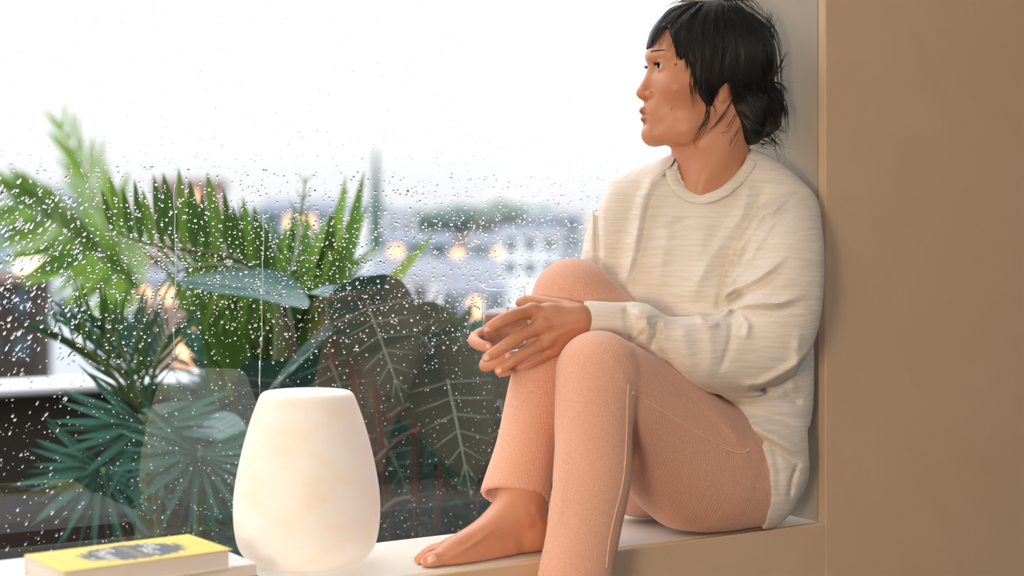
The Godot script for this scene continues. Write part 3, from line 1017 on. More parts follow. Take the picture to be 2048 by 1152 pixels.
func shape_left_hand(f: Field) -> void:
	for e in [[Vector4(-0.1886, 0.3733, 0.1887, 0.0188), Vector4(-0.2302, 0.3725, 0.2047, 0.0199)], [Vector4(-0.2262, 0.38, 0.2067, 0.0179), Vector4(-0.302, 0.3858, 0.2267, 0.0113)], [Vector4(-0.2263, 0.3719, 0.2087, 0.0187), Vector4(-0.2893, 0.3622, 0.2367, 0.012)], [Vector4(-0.2287, 0.3655, 0.2087, 0.0171), Vector4(-0.2795, 0.3393, 0.2297, 0.0113)], [Vector4(-0.2302, 0.3603, 0.2047, 0.0155), Vector4(-0.2695, 0.322, 0.2147, 0.0105)],
			[Vector4(-0.2711, 0.3821, 0.2167, 0.0162), Vector4(-0.2629, 0.3316, 0.2117, 0.0138)]]:
		f.cone(Vector3(e[0].x, e[0].y, e[0].z), e[0].w, Vector3(e[1].x, e[1].y, e[1].z), e[1].w, 0.014)
	f.chain([Vector4(-0.2988, 0.3865, 0.2247, 0.0113), Vector4(-0.3199, 0.3845, 0.2487, 0.0096), Vector4(-0.339, 0.3789, 0.2637, 0.0091), Vector4(-0.3573, 0.3703, 0.2667, 0.0079), Vector4(-0.3733, 0.3603, 0.2587, 0.0064)], 0.004, 3)
	f.chain([Vector4(-0.2877, 0.3621, 0.2347, 0.0117), Vector4(-0.3135, 0.3522, 0.2567, 0.0096), Vector4(-0.335, 0.3396, 0.2697, 0.0094), Vector4(-0.3572, 0.3254, 0.2707, 0.0079), Vector4(-0.374, 0.3146, 0.2647, 0.0068)], 0.004, 3)
	f.chain([Vector4(-0.2779, 0.3392, 0.2287, 0.0109), Vector4(-0.3007, 0.3279, 0.2507, 0.0092), Vector4(-0.3207, 0.3177, 0.2637, 0.0087), Vector4(-0.339, 0.3052, 0.2667, 0.0074), Vector4(-0.3541, 0.2937, 0.2617, 0.0064)], 0.004, 3)
	f.chain([Vector4(-0.2695, 0.322, 0.2137, 0.0097), Vector4(-0.2907, 0.31, 0.2267, 0.0081), Vector4(-0.3069, 0.3025, 0.2337, 0.0072), Vector4(-0.3198, 0.2975, 0.2317, 0.006)], 0.004, 3)
	f.chain([Vector4(-0.2338, 0.3857, 0.1917, 0.0155), Vector4(-0.2687, 0.3944, 0.1847, 0.0107), Vector4(-0.2981, 0.3988, 0.1717, 0.0091), Vector4(-0.3195, 0.3977, 0.1667, 0.007)], 0.01, 3)
	# knuckles and the cords of the back of the hand
	for e in [Vector4(-0.2989, 0.3901, 0.2317, 0.008), Vector4(-0.2854, 0.3665, 0.2417, 0.008), Vector4(-0.2748, 0.3429, 0.2357, 0.0076)]:
		f.egg(Vector3(e.x, e.y, e.z), Vector3.ONE * e.w, 0.014)
	for k in [[Vector3(-0.2975, 0.3868, 0.2467), Vector3(-0.2639, 0.3836, 0.2467), Vector3(-0.2319, 0.3788, 0.2467)], [Vector3(-0.2847, 0.3628, 0.2467), Vector3(-0.2559, 0.3676, 0.2467), Vector3(-0.2279, 0.3724, 0.2467)], [Vector3(-0.2735, 0.342, 0.2467), Vector3(-0.2479, 0.3548, 0.2467), Vector3(-0.2279, 0.3644, 0.2467)]]:
		f.fold(k, 0.005, 0.0016, 0.05)
	# creases over the finger joints
	for j in [[Vector3(-0.339, 0.3798, 0.2667), Vector3(-0.32, 0.3854, 0.2667)], [Vector3(-0.335, 0.3394, 0.2667), Vector3(-0.3136, 0.3529, 0.2667)], [Vector3(-0.3208, 0.3179, 0.2667), Vector3(-0.3009, 0.329, 0.2667)], [Vector3(-0.3573, 0.3703, 0.2667), Vector3(-0.339, 0.379, 0.2667)], [Vector3(-0.3573, 0.3251, 0.2667), Vector3(-0.335, 0.3394, 0.2667)], [Vector3(-0.339, 0.3052, 0.2667), Vector3(-0.3208, 0.3179, 0.2667)]]:
		var along: Vector3 = (j[1] - j[0]).normalized()
		var over := Vector3(-along.y, along.x, 0) * 0.0062
		for q: float in [-0.0026, 0.0, 0.0024]:
			var m: Vector3 = j[0] + along * q
			f.fold([m - over + along * 0.0008, m, m + over + along * 0.0008], 0.0011, -0.0007 if q == 0.0 else -0.00045, 0.04)


func shape_right_hand(f: Field) -> void:
	for e in [[Vector4(-0.2894, 0.3198, 0.0917, 0.0204), Vector4(-0.3192, 0.3253, 0.1217, 0.0218)], [Vector4(-0.315, 0.3269, 0.1217, 0.0202), Vector4(-0.3609, 0.3458, 0.1547, 0.0116)], [Vector4(-0.315, 0.3219, 0.1217, 0.0202), Vector4(-0.3501, 0.3207, 0.1517, 0.0125)], [Vector4(-0.315, 0.3183, 0.1187, 0.0185), Vector4(-0.3427, 0.3036, 0.1447, 0.0108)]]:
		f.cone(Vector3(e[0].x, e[0].y, e[0].z), e[0].w, Vector3(e[1].x, e[1].y, e[1].z), e[1].w, 0.012)
	f.chain([Vector4(-0.3609, 0.3475, 0.1547, 0.0108), Vector4(-0.3821, 0.3469, 0.1717, 0.0099), Vector4(-0.3947, 0.3387, 0.1967, 0.0094), Vector4(-0.3858, 0.3335, 0.2287, 0.0085), Vector4(-0.3687, 0.33, 0.2467, 0.0068)], 0.004, 4)
	f.chain([Vector4(-0.3501, 0.3191, 0.1517, 0.0108), Vector4(-0.3721, 0.3028, 0.1767, 0.0095), Vector4(-0.3758, 0.2969, 0.2047, 0.0089), Vector4(-0.36, 0.3044, 0.2367, 0.008), Vector4(-0.3375, 0.3166, 0.2487, 0.0068)], 0.004, 4)
	f.chain([Vector4(-0.3427, 0.3036, 0.1447, 0.01), Vector4(-0.3525, 0.2888, 0.1667, 0.0083), Vector4(-0.349, 0.286, 0.1917, 0.0074), Vector4(-0.3343, 0.2906, 0.2067, 0.0065)], 0.004, 3)
	f.chain([Vector4(-0.3109, 0.3306, 0.1267, 0.0151), Vector4(-0.3277, 0.3503, 0.1467, 0.0108), Vector4(-0.3443, 0.3688, 0.1497, 0.0087), Vector4(-0.3567, 0.3789, 0.1537, 0.0071)], 0.008, 3)


func shape_foot(f: Field) -> void:
	f.chain([Vector4(-0.313, 0.134, 0.1917, 0.0343), Vector4(-0.3172, 0.0874, 0.2067, 0.0374), Vector4(-0.3197, 0.0567, 0.2167, 0.0372), Vector4(-0.31, 0.0317, 0.2217, 0.0339)], 0.01)
	f.cone(Vector3(-0.2986, 0.0399, 0.2137), 0.027, Vector3(-0.3036, 0.024, 0.2237), 0.030, 0.012)
	f.chain([Vector4(-0.3278, 0.0576, 0.2217, 0.0355), Vector4(-0.3638, 0.0325, 0.2517, 0.0287), Vector4(-0.4026, 0.0197, 0.2917, 0.0228), Vector4(-0.4343, 0.0117, 0.3217, 0.0186)], 0.014)
	f.chain([Vector4(-0.3115, 0.0183, 0.2067, 0.0244), Vector4(-0.3641, 0.0094, 0.2317, 0.0193), Vector4(-0.4112, 0.01, 0.2667, 0.0167), Vector4(-0.438, 0.0087, 0.2917, 0.0141)], 0.018)
	f.chain([Vector4(-0.3198, 0.016, 0.2367, 0.0193), Vector4(-0.383, 0.0056, 0.2917, 0.0149), Vector4(-0.4341, 0.0065, 0.3267, 0.0155)], 0.014)
	f.egg(Vector3(-0.3054, 0.0611, 0.2417), Vector3.ONE * 0.012, 0.016)
	# toes
	f.chain([Vector4(-0.4379, 0.0094, 0.3297, 0.0139), Vector4(-0.4528, 0.0079, 0.3407, 0.0131), Vector4(-0.4602, 0.0068, 0.3467, 0.0119)], 0.005)
	f.chain([Vector4(-0.4371, 0.019, 0.3117, 0.0094), Vector4(-0.4602, 0.0155, 0.3177, 0.0082), Vector4(-0.4736, 0.0026, 0.3267, 0.0085)], 0.0015)
	f.chain([Vector4(-0.4338, 0.0191, 0.2967, 0.0086), Vector4(-0.461, 0.0162, 0.3017, 0.0074), Vector4(-0.4784, 0.0034, 0.3117, 0.0078)], 0.0015)
	f.chain([Vector4(-0.4305, 0.0195, 0.2827, 0.0083), Vector4(-0.4571, 0.0164, 0.2867, 0.0071), Vector4(-0.4738, 0.0066, 0.2967, 0.0071)], 0.0015)
	f.chain([Vector4(-0.427, 0.0177, 0.2697, 0.0079), Vector4(-0.4483, 0.016, 0.2727, 0.0067), Vector4(-0.4636, 0.0098, 0.2817, 0.0067)], 0.0015)
	f.plane(Vector3.DOWN, Vector3(0, 0.0005, 0), 0.006)
	for k in [[Vector3(-0.3597, 0.0497, 0.2667), Vector3(-0.4033, 0.0243, 0.2667), Vector3(-0.443, 0.0076, 0.2667)], [Vector3(-0.3517, 0.0481, 0.2667), Vector3(-0.3993, 0.0275, 0.2667), Vector3(-0.439, 0.0132, 0.2667)]]:
		f.fold(k, 0.004, 0.0012, 0.08)
	f.fold([Vector3(-0.3104, 0.0814, 0.2667), Vector3(-0.2962, 0.0576, 0.2667), Vector3(-0.293, 0.0338, 0.2667)], 0.007, -0.002, 0.06)


func shape_standing_foot(f: Field) -> void:
	f.chain([Vector4(-0.2374, -0.0124, 0.3467, 0.0338), Vector4(-0.2391, -0.0573, 0.3517, 0.0337), Vector4(-0.2363, -0.1021, 0.3567, 0.0321)], 0.012)
	f.cone(Vector3(-0.2205, -0.1161, 0.3467), 0.028, Vector3(-0.2286, -0.125, 0.3567), 0.030, 0.014)
	f.chain([Vector4(-0.2439, -0.0959, 0.3567, 0.0321), Vector4(-0.2792, -0.1145, 0.3967, 0.0241), Vector4(-0.3134, -0.1224, 0.4367, 0.0192), Vector4(-0.3465, -0.1253, 0.4717, 0.016)], 0.016)
	f.chain([Vector4(-0.2367, -0.1224, 0.3667, 0.0244), Vector4(-0.2835, -0.1213, 0.4217, 0.0194), Vector4(-0.3283, -0.1289, 0.4667, 0.0146)], 0.016)
	for k in 5:
		var o := Vector3(0.010 * k, 0, -0.017 * k)
		f.cone(Vector3(-0.3443, -0.1247, 0.4817) + o, 0.011 - 0.001 * k, Vector3(-0.3678, -0.1271, 0.5067) + o * 1.3, 0.010 - 0.001 * k, 0.004)
	f.plane(Vector3.DOWN, Vector3(0, -0.1595, 0), 0.006)


func shape_rest(f: Field) -> void:
	## The figure under the clothes, so that the body is whole.
	f.chain([Vector4(0.0176, 0.5856, -0.0333, 0.0489), Vector4(0.0086, 0.4658, -0.0183, 0.0752), Vector4(0.008, 0.307, -0.0133, 0.0662), Vector4(0.0269, 0.1469, -0.0233, 0.0797)], 0.04, 2)
	f.cone(Vector3(-0.0607, 0.5633, -0.0333), 0.035, Vector3(0.1235, 0.5454, -0.0183), 0.035, 0.03)
	f.chain([Vector4(0.1484, 0.5363, 0.0017, 0.0369), Vector4(0.1191, 0.3994, 0.0867, 0.0374), Vector4(0.077, 0.3161, 0.1117, 0.0354), Vector4(-0.062, 0.3274, 0.1517, 0.0232), Vector4(-0.205, 0.3726, 0.1897, 0.0155)], 0.01, 2)
	f.chain([Vector4(-0.1273, 0.5633, -0.0333, 0.0338), Vector4(-0.1779, 0.4133, -0.0033, 0.0352), Vector4(-0.1962, 0.3526, 0.0117, 0.0315), Vector4(-0.2894, 0.3198, 0.0917, 0.0204)], 0.01, 2)
	f.chain([Vector4(0.0483, 0.0968, 0.0267, 0.0765), Vector4(-0.104, 0.2034, 0.1567, 0.0729), Vector4(-0.1954, 0.2878, 0.2667, 0.0524), Vector4(-0.2059, 0.1735, 0.3017, 0.0438), Vector4(-0.2359, -0.0124, 0.3467, 0.0323)], 0.01, 2)
	f.chain([Vector4(-0.0117, 0.1088, -0.0733, 0.0721), Vector4(-0.1455, 0.2933, 0.0367, 0.0624), Vector4(-0.2288, 0.3985, 0.1067, 0.0524), Vector4(-0.2862, 0.236, 0.1517, 0.0398), Vector4(-0.3172, 0.0947, 0.2017, 0.0358)], 0.01, 2)


func face_details(body: Node3D, head: Field) -> void:
	for c: float in [-1.0, 1.0]:
		var ball := SphereMesh.new()
		ball.radius = 13.6 * HEAD_SCALE
		ball.height = 27.2 * HEAD_SCALE
		put("eyeball", ball, M.eye_white, body).position = hp(104.5, 53, 31 * c)
		var iris := SphereMesh.new()
		iris.radius = 6.6 * HEAD_SCALE
		iris.height = iris.radius * 2.0
		var i := put("iris", iris, M.iris, body)
		i.position = hp(104.5, 53, 31 * c) + (FORWARD * 0.995 + Vector3(0, 0.04, 0)) * 11.4 * HEAD_SCALE
		i.basis = Basis(FORWARD * 0.42, Vector3.UP, EAR)
		var lashes := begin()
		for k in 14:
			var q := (k - 6.5) / 6.5
			var p := hp(118.2 - 2.5 * q * q - 1.0 * absf(q), 57.6 - 2.6 * q * q, 31 * c + 11.5 * q)
			tube(lashes, curve([p, p + hs(0, 0, 0) + (FORWARD * 5 + EAR * q * 3 - Vector3(0, 0.8, 0)) * HEAD_SCALE, p + (FORWARD * 9 + EAR * q * 5 + Vector3(0, 3.5, 0)) * HEAD_SCALE], 3), 0.0004, 0.2, 4)
		lashes.generate_normals()
		put("eyelashes", lashes.commit(), M.strand, body)
		var brow := begin()
		var rng := RandomNumberGenerator.new()
		rng.seed = 5
		for k in 60:
			var q := rng.randf() * 0.75
			var p := hp(127 - 30 * q * q, 79 + 8 * q - 9 * q * q + rng.randf_range(-2, 2) * (1.1 - q), (14 + 42 * q) * c)
			var g := p
			for it in 4:
				g -= head.slope(g) * head.value(g)
			var along := (EAR * c * 0.8 - FORWARD * (0.25 + q) + Vector3(0, 0.5 - 0.8 * q, 0)).normalized()
			var e := g + along * 7.0 * HEAD_SCALE
			e -= head.slope(e) * head.value(e)
			tube(brow, [g, (g + e) / 2.0 + head.slope(g) * 0.0006, e + head.slope(e) * 0.0003], 0.00022, 0.3, 3)
		brow.generate_normals()
		put("eyebrow", brow.commit(), M.brow, body)
	var teeth := begin()
	for k in 6:
		block(teeth, Vector3(-0.0012, -0.0035, -0.0028), Vector3(0.0012, 0.0035, 0.0028), 0.001, Transform3D(Basis(FORWARD, Vector3.UP, EAR), hp(131 - 0.5 * pow(k - 2.5, 2), -40, (k - 2.5) * 6.4)))
	teeth.generate_normals()
	put("teeth", teeth.commit(), M.teeth, body)


func nail(body: Node3D, f: Field, p: Vector3, along: Vector3, size: float, m: Material, called := "fingernail") -> void:
	var q := f.front(p)
	var n := f.slope(q)
	var a := (along - n * along.dot(n)).normalized()
	var b := n.cross(a)
	var st := begin()
	st.set_smooth_group(1)
	var rows := []
	for i in 7:
		var row := []
		for j in 7:
			var x := (i - 3) / 3.0
			var y := (j - 3) / 3.0
			var k := 1.0 - 0.12 * x * x
			var r := q + a * x * size + b * y * size * 0.72 * k
			for it in 3:
				r -= f.slope(r) * (f.value(r) - 0.0008 * (1.0 - 0.9 * pow(maxf(absf(x), absf(y)), 4)) + 0.0001)
			row.append(r)
		rows.append(row)
	for i in 6:
		for j in 6:
			face(st, rows[i][j], rows[i][j + 1], rows[i + 1][j + 1], rows[i + 1][j])
	st.generate_normals()
	put(called, st.commit(), m, body)


func nails(body: Node3D, left: Field, right: Field, foot: Field) -> void:
	nail(body, left, Vector3(-0.3724, 0.36, 0.2667), Vector3(-0.3837, 0.3522, 0.2567) - Vector3(-0.3597, 0.3687, 0.2667), 0.0052, M.nail)
	nail(body, left, Vector3(-0.3731, 0.3148, 0.2667), Vector3(-0.3835, 0.3084, 0.2667) - Vector3(-0.3597, 0.3243, 0.2667), 0.0055, M.nail)
	nail(body, left, Vector3(-0.3533, 0.2941, 0.2667), Vector3(-0.3597, 0.2894, 0.2667) - Vector3(-0.3438, 0.3037, 0.2667), 0.005, M.nail)
	nail(body, right, Vector3(-0.37, 0.3322, 0.2667), Vector3(-0.3636, 0.3298, 0.2667) - Vector3(-0.3835, 0.3354, 0.2667), 0.0045, M.nail)
	nail(body, right, Vector3(-0.339, 0.3179, 0.2667), Vector3(-0.3319, 0.3211, 0.2667) - Vector3(-0.3517, 0.3116, 0.2667), 0.0045, M.nail)
	nail(body, foot, Vector3(-0.4556, 0.0145, 0.3467), Vector3(-0.4637, 0.0155, 0.3667) - Vector3(-0.4433, 0.0183, 0.3467), 0.0072, M.toenail, "toenail")
	nail(body, foot, Vector3(-0.4717, 0.0099, 0.3467), Vector3(-0.4744, 0.0087, 0.3667) - Vector3(-0.4663, 0.0152, 0.3467), 0.0042, M.toenail, "toenail")


func build_hair(t: Node3D) -> void:
	var turn := Basis(FORWARD, Vector3.UP, EAR)
	var f := Field.new(Vector3(-0.1038, 0.6588, -0.1633), Vector3(0.1519, 0.9222, 0.1167), 0.003)
	f.egg(hp(4, 82, 0), hs(127, 107, 89), 0.01, false, turn)
	f.egg(hp(-72, 66, 0), hs(60, 84, 80), 0.03, false, turn)
	f.egg(hp(-98, -26, 0), hs(52, 64, 58), 0.012, false, turn)
	f.egg(hp(-50, -10, 40), hs(40, 50, 36), 0.03, false, turn)
	f.egg(hp(-50, -10, -40), hs(40, 50, 36), 0.03, false, turn)
	for e: float in [-1.0, 1.0]:
		f.egg(hp(22, 46, 60 * e), hs(38, 76, 22), 0.015, false, turn)
		f.egg(hp(-20, 60, 62 * e), hs(44, 70, 26), 0.02, false, turn)
	f.egg(hp(-72, -42, 36), hs(38, 60, 42), 0.015, false, turn)
	f.egg(hp(-72, -42, -30), hs(38, 60, 42), 0.015, false, turn)
	f.egg(hp(-132, -4, 5), hs(20, 24, 26), 0.008, false, turn)
	f.egg(hp(-128, -52, 2), hs(20, 20, 26), 0.008, false, turn)
	# the face shows below the fringe
	f.cut_outline(flat([Vector3(-0.0891, 0.8368, -0.0233), Vector3(-0.0856, 0.8537, -0.0233), Vector3(-0.0785, 0.8678, -0.0233), Vector3(-0.0687, 0.8758, -0.0233), Vector3(-0.0608, 0.8678, -0.0233), Vector3(-0.0563, 0.8448, -0.0233), Vector3(-0.0484, 0.8235, -0.0233), Vector3(-0.0395, 0.8094, -0.0233), Vector3(-0.0342, 0.8227, -0.0233), Vector3(-0.0244, 0.8041, -0.0233), Vector3(-0.0174, 0.7801, -0.0233), Vector3(-0.0129, 0.7562, -0.0233), Vector3(0.0004, 0.7385, -0.0233), Vector3(0.0128, 0.7279, -0.0233), Vector3(0.0216, 0.758, -0.0233), Vector3(0.0358, 0.7739, -0.0233), Vector3(0.0473, 0.7704, -0.0233), Vector3(0.05, 0.7491, -0.0233), Vector3(0.0553, 0.7137, -0.0233), Vector3(0.0659, 0.6783, -0.0233), Vector3(0.0712, 0.6429, -0.0233), Vector3(-0.1414, 0.6429, -0.0233), Vector3(-0.1414, 0.8368, -0.0233)]))
	var rng := RandomNumberGenerator.new()
	rng.seed = 21
	# grooves that follow the combed hair
	var flows := [
		[[Vector3(0.0004, 0.921, -0.0233), Vector3(-0.0484, 0.8953, -0.0233), Vector3(-0.0882, 0.8483, -0.0233)], 0.03], [[Vector3(0.0048, 0.9192, -0.0233), Vector3(-0.0368, 0.8776, -0.0233), Vector3(-0.0422, 0.8182, -0.0233)], 0.02],
		[[Vector3(0.0136, 0.921, -0.0233), Vector3(-0.0129, 0.8643, -0.0233), Vector3(-0.0129, 0.7846, -0.0233)], 0.03], [[Vector3(0.0269, 0.921, -0.0233), Vector3(0.0225, 0.8554, -0.0233), Vector3(0.0181, 0.7934, -0.0233)], 0.03],
		[[Vector3(0.0358, 0.921, -0.0233), Vector3(0.0668, 0.8643, -0.0233), Vector3(0.0712, 0.7846, -0.0233)], 0.035], [[Vector3(0.0446, 0.9192, -0.0233), Vector3(0.1066, 0.8554, -0.0233), Vector3(0.1244, 0.758, -0.0233)], 0.025],
		[[Vector3(0.0624, 0.7757, -0.0233), Vector3(0.0978, 0.7491, -0.0233), Vector3(0.1288, 0.7049, -0.0233)], 0.03], [[Vector3(0.0668, 0.7226, -0.0233), Vector3(0.0978, 0.696, -0.0233), Vector3(0.1288, 0.6871, -0.0233)], 0.02]]
	for k in 44:
		var flow: Array = flows[k % flows.size()]
		var shift: Vector3 = Vector3(rng.randf_range(-1, 1), rng.randf_range(-0.3, 0.3), 0) * flow[1]
		f.fold(curve([flow[0][0] + shift * 0.3, flow[0][1] + shift, flow[0][2] + shift], 3), rng.randf_range(0.0025, 0.005), rng.randf_range(-0.003, 0.002), 0.14)
	var hair := put("hair", body_mesh(f), M.hair, t)
	var st := begin()
	# [three points of the lock, spread at root, spread at tip, how many, thickness, how far it lies above]
	for lock in [
			[[Vector3(-0.0067, 0.9192, -0.0233), Vector3(-0.0528, 0.8997, -0.0233), Vector3(-0.0909, 0.8395, -0.0233)], 0.012, 0.006, 60, 0.0006, 0.0015],
			[[Vector3(-0.0114, 0.916, -0.0133), Vector3(-0.0494, 0.8913, -0.0133), Vector3(-0.0711, 0.8249, 0.0567)], 0.02, 0.012, 22, 0.00035, 0.002],
			[[Vector3(0.0004, 0.9174, -0.0233), Vector3(-0.0351, 0.8776, -0.0233), Vector3(-0.0422, 0.8165, -0.0233)], 0.02, 0.008, 90, 0.0006, 0.0015],
			[[Vector3(0.0048, 0.9174, -0.0233), Vector3(-0.0218, 0.8643, -0.0233), Vector3(-0.0244, 0.797, -0.0233)], 0.02, 0.010, 70, 0.0006, 0.0015],
			[[Vector3(0.0136, 0.9192, -0.0233), Vector3(-0.0085, 0.8554, -0.0233), Vector3(-0.0067, 0.758, -0.0233)], 0.03, 0.012, 90, 0.0006, 0.0015],
			[[Vector3(0.0269, 0.921, -0.0233), Vector3(0.0181, 0.8466, -0.0233), Vector3(0.0092, 0.7491, -0.0233)], 0.03, 0.012, 70, 0.0006, 0.0015],
			[[Vector3(0.0358, 0.921, -0.0233), Vector3(0.0624, 0.8554, -0.0233), Vector3(0.0712, 0.758, -0.0233)], 0.03, 0.03, 120, 0.0006, 0.001],
			[[Vector3(0.0446, 0.921, -0.0233), Vector3(0.1022, 0.8643, -0.0233), Vector3(0.1199, 0.758, -0.0233)], 0.03, 0.03, 110, 0.0006, 0.001],
			[[Vector3(0.0801, 0.7757, -0.0233), Vector3(0.1155, 0.7491, -0.0233), Vector3(0.1288, 0.7004, -0.0233)], 0.03, 0.03, 70, 0.0006, 0.001]]:
		var n: int = lock[3]
		for k in n:
			var x := rng.randf_range(-1, 1)
			var root := Vector3(x, rng.randf_range(-0.25, 0.25), 0)
			var pts := curve([lock[0][0] + root * lock[1], lock[0][1] + root * (lock[1] + lock[2]) * 0.6, lock[0][2] + Vector3(x, rng.randf_range(-0.9, 0.9), 0) * lock[2]], 6)
			var out := []
			var z := -99.0
			for p: Vector3 in pts:
				var q := f.front(p)
				if q.z == p.z or q.z < z - 0.03:
					q.z = maxf(p.z, z) if z > -99.0 else p.z
				z = q.z
				out.append(q + Vector3(0, 0, lock[5] * rng.randf_range(0.2, 1.0)))
			tube(st, out, lock[4] * rng.randf_range(0.7, 1.3), 0.2, 4, 0.6)
	# loose wisps
	for w in [[[Vector3(-0.0184, 0.8139, 0.0467), Vector3(-0.0258, 0.7729, 0.0517), Vector3(-0.0172, 0.7272, 0.0517)], 5, 0.002], [[Vector3(-0.0155, 0.7858, 0.0517), Vector3(-0.0227, 0.758, 0.0547), Vector3(-0.0158, 0.7373, 0.0547)], 4, 0.003],
			[[Vector3(-0.0126, 0.7681, 0.0567), Vector3(0.0011, 0.738, 0.0567), Vector3(0.0018, 0.71, 0.0517), Vector3(-0.0097, 0.6862, 0.0467), Vector3(-0.0218, 0.6654, 0.0467)], 9, 0.0035], [[Vector3(-0.0057, 0.7595, 0.0567), Vector3(0.0061, 0.7298, 0.0517), Vector3(0.0006, 0.7043, 0.0467), Vector3(-0.0089, 0.6896, 0.0467)], 6, 0.003],
			[[Vector3(0.0011, 0.7595, 0.0567), Vector3(0.0155, 0.7324, 0.0517), Vector3(0.0196, 0.7121, 0.0467)], 4, 0.002], [[Vector3(0.0507, 0.7501, 0.0467), Vector3(0.0352, 0.7207, 0.0467), Vector3(0.0151, 0.7029, 0.0417), Vector3(0.0082, 0.6865, 0.0417)], 7, 0.003],
			[[Vector3(0.0269, 0.7664, 0.0567), Vector3(0.0218, 0.7543, 0.0567), Vector3(0.0115, 0.7457, 0.0567)], 3, 0.003], [[Vector3(0.0559, 0.7241, 0.0467), Vector3(0.0417, 0.692, 0.0367), Vector3(0.0329, 0.675, 0.0317)], 4, 0.006], [[Vector3(0.0645, 0.7017, 0.0467), Vector3(0.0528, 0.6732, 0.0317), Vector3(0.0518, 0.6535, 0.0267)], 4, 0.006],
			[[Vector3(0.1287, 0.8433, -0.0333), Vector3(0.1233, 0.8789, -0.0333), Vector3(0.1224, 0.9064, -0.0333)], 26, 0.005], [[Vector3(0.1304, 0.8478, -0.0333), Vector3(0.1287, 0.8789, -0.0333), Vector3(0.1331, 0.8993, -0.0333)], 10, 0.004],
			[[Vector3(0.1349, 0.7944, -0.0333), Vector3(0.1464, 0.8167, -0.0333), Vector3(0.158, 0.8353, -0.0333)], 9, 0.0018], [[Vector3(0.1349, 0.7927, -0.0333), Vector3(0.1438, 0.8016, -0.0333), Vector3(0.1553, 0.814, -0.0333)], 5, 0.0018],
			[[Vector3(0.1349, 0.7811, -0.0333), Vector3(0.1464, 0.7749, -0.0333), Vector3(0.1509, 0.7624, -0.0333), Vector3(0.1438, 0.7571, -0.0333)], 16, 0.004], [[Vector3(0.1393, 0.7393, -0.0333), Vector3(0.1509, 0.734, -0.0333), Vector3(0.1509, 0.7216, -0.0333), Vector3(0.1402, 0.718, -0.0333)], 12, 0.003],
			[[Vector3(0.1304, 0.7056, -0.0333), Vector3(0.142, 0.6984, -0.0333), Vector3(0.1491, 0.6949, -0.0333)], 12, 0.006], [[Vector3(0.0904, 0.6824, -0.0333), Vector3(0.1153, 0.6753, -0.0333), Vector3(0.134, 0.67, -0.0333)], 26, 0.010], [[Vector3(0.1171, 0.6922, -0.0333), Vector3(0.1331, 0.6833, -0.0333), Vector3(0.1402, 0.6736, -0.0333)], 16, 0.008],
			[[Vector3(0.1304, 0.6833, -0.0333), Vector3(0.1473, 0.6706, -0.0433), Vector3(0.1597, 0.6711, -0.0533)], 2, 0.012], [[Vector3(0.1155, 0.6783, -0.0233), Vector3(0.1367, 0.6611, -0.0333), Vector3(0.1526, 0.6331, -0.0433)], 3, 0.014], [[Vector3(0.1385, 0.7846, -0.0233), Vector3(0.1527, 0.7802, -0.0333), Vector3(0.158, 0.7944, -0.0333)], 2, 0.012],
			[[Vector3(0.0269, 0.9236, -0.0233), Vector3(0.0712, 0.9298, -0.0233), Vector3(0.1066, 0.9068, -0.0233)], 10, 0.006], [[Vector3(0.0004, 0.9227, -0.0233), Vector3(-0.0351, 0.9245, -0.0233), Vector3(-0.0661, 0.9015, -0.0233)], 8, 0.005], [[Vector3(0.0358, 0.9245, -0.0233), Vector3(0.0889, 0.9263, -0.0233), Vector3(0.1244, 0.8731, -0.0233)], 10, 0.007],
			[[Vector3(-0.046, 0.6437, -0.0033), Vector3(-0.0537, 0.6289, 0.0117), Vector3(-0.073, 0.6093, 0.0217)], 7, 0.003]]:
		for k in int(w[1]):
			var pts := []
			for j in w[0].size():
				var g: float = w[2] * (0.5 + 0.8 * j)
				pts.append(w[0][j] + Vector3(rng.randf_range(-1, 1), rng.randf_range(-1, 1), rng.randf_range(-1, 1)) * g)
			tube(st, curve(pts, 5), 0.00045 * rng.randf_range(0.6, 1.2), 0.2, 3, 0.8)
	st.generate_normals()
	put("strands", st.commit(), M.strand, hair).set_meta("kind", "stuff")


# ---- things on the seat and in her hands

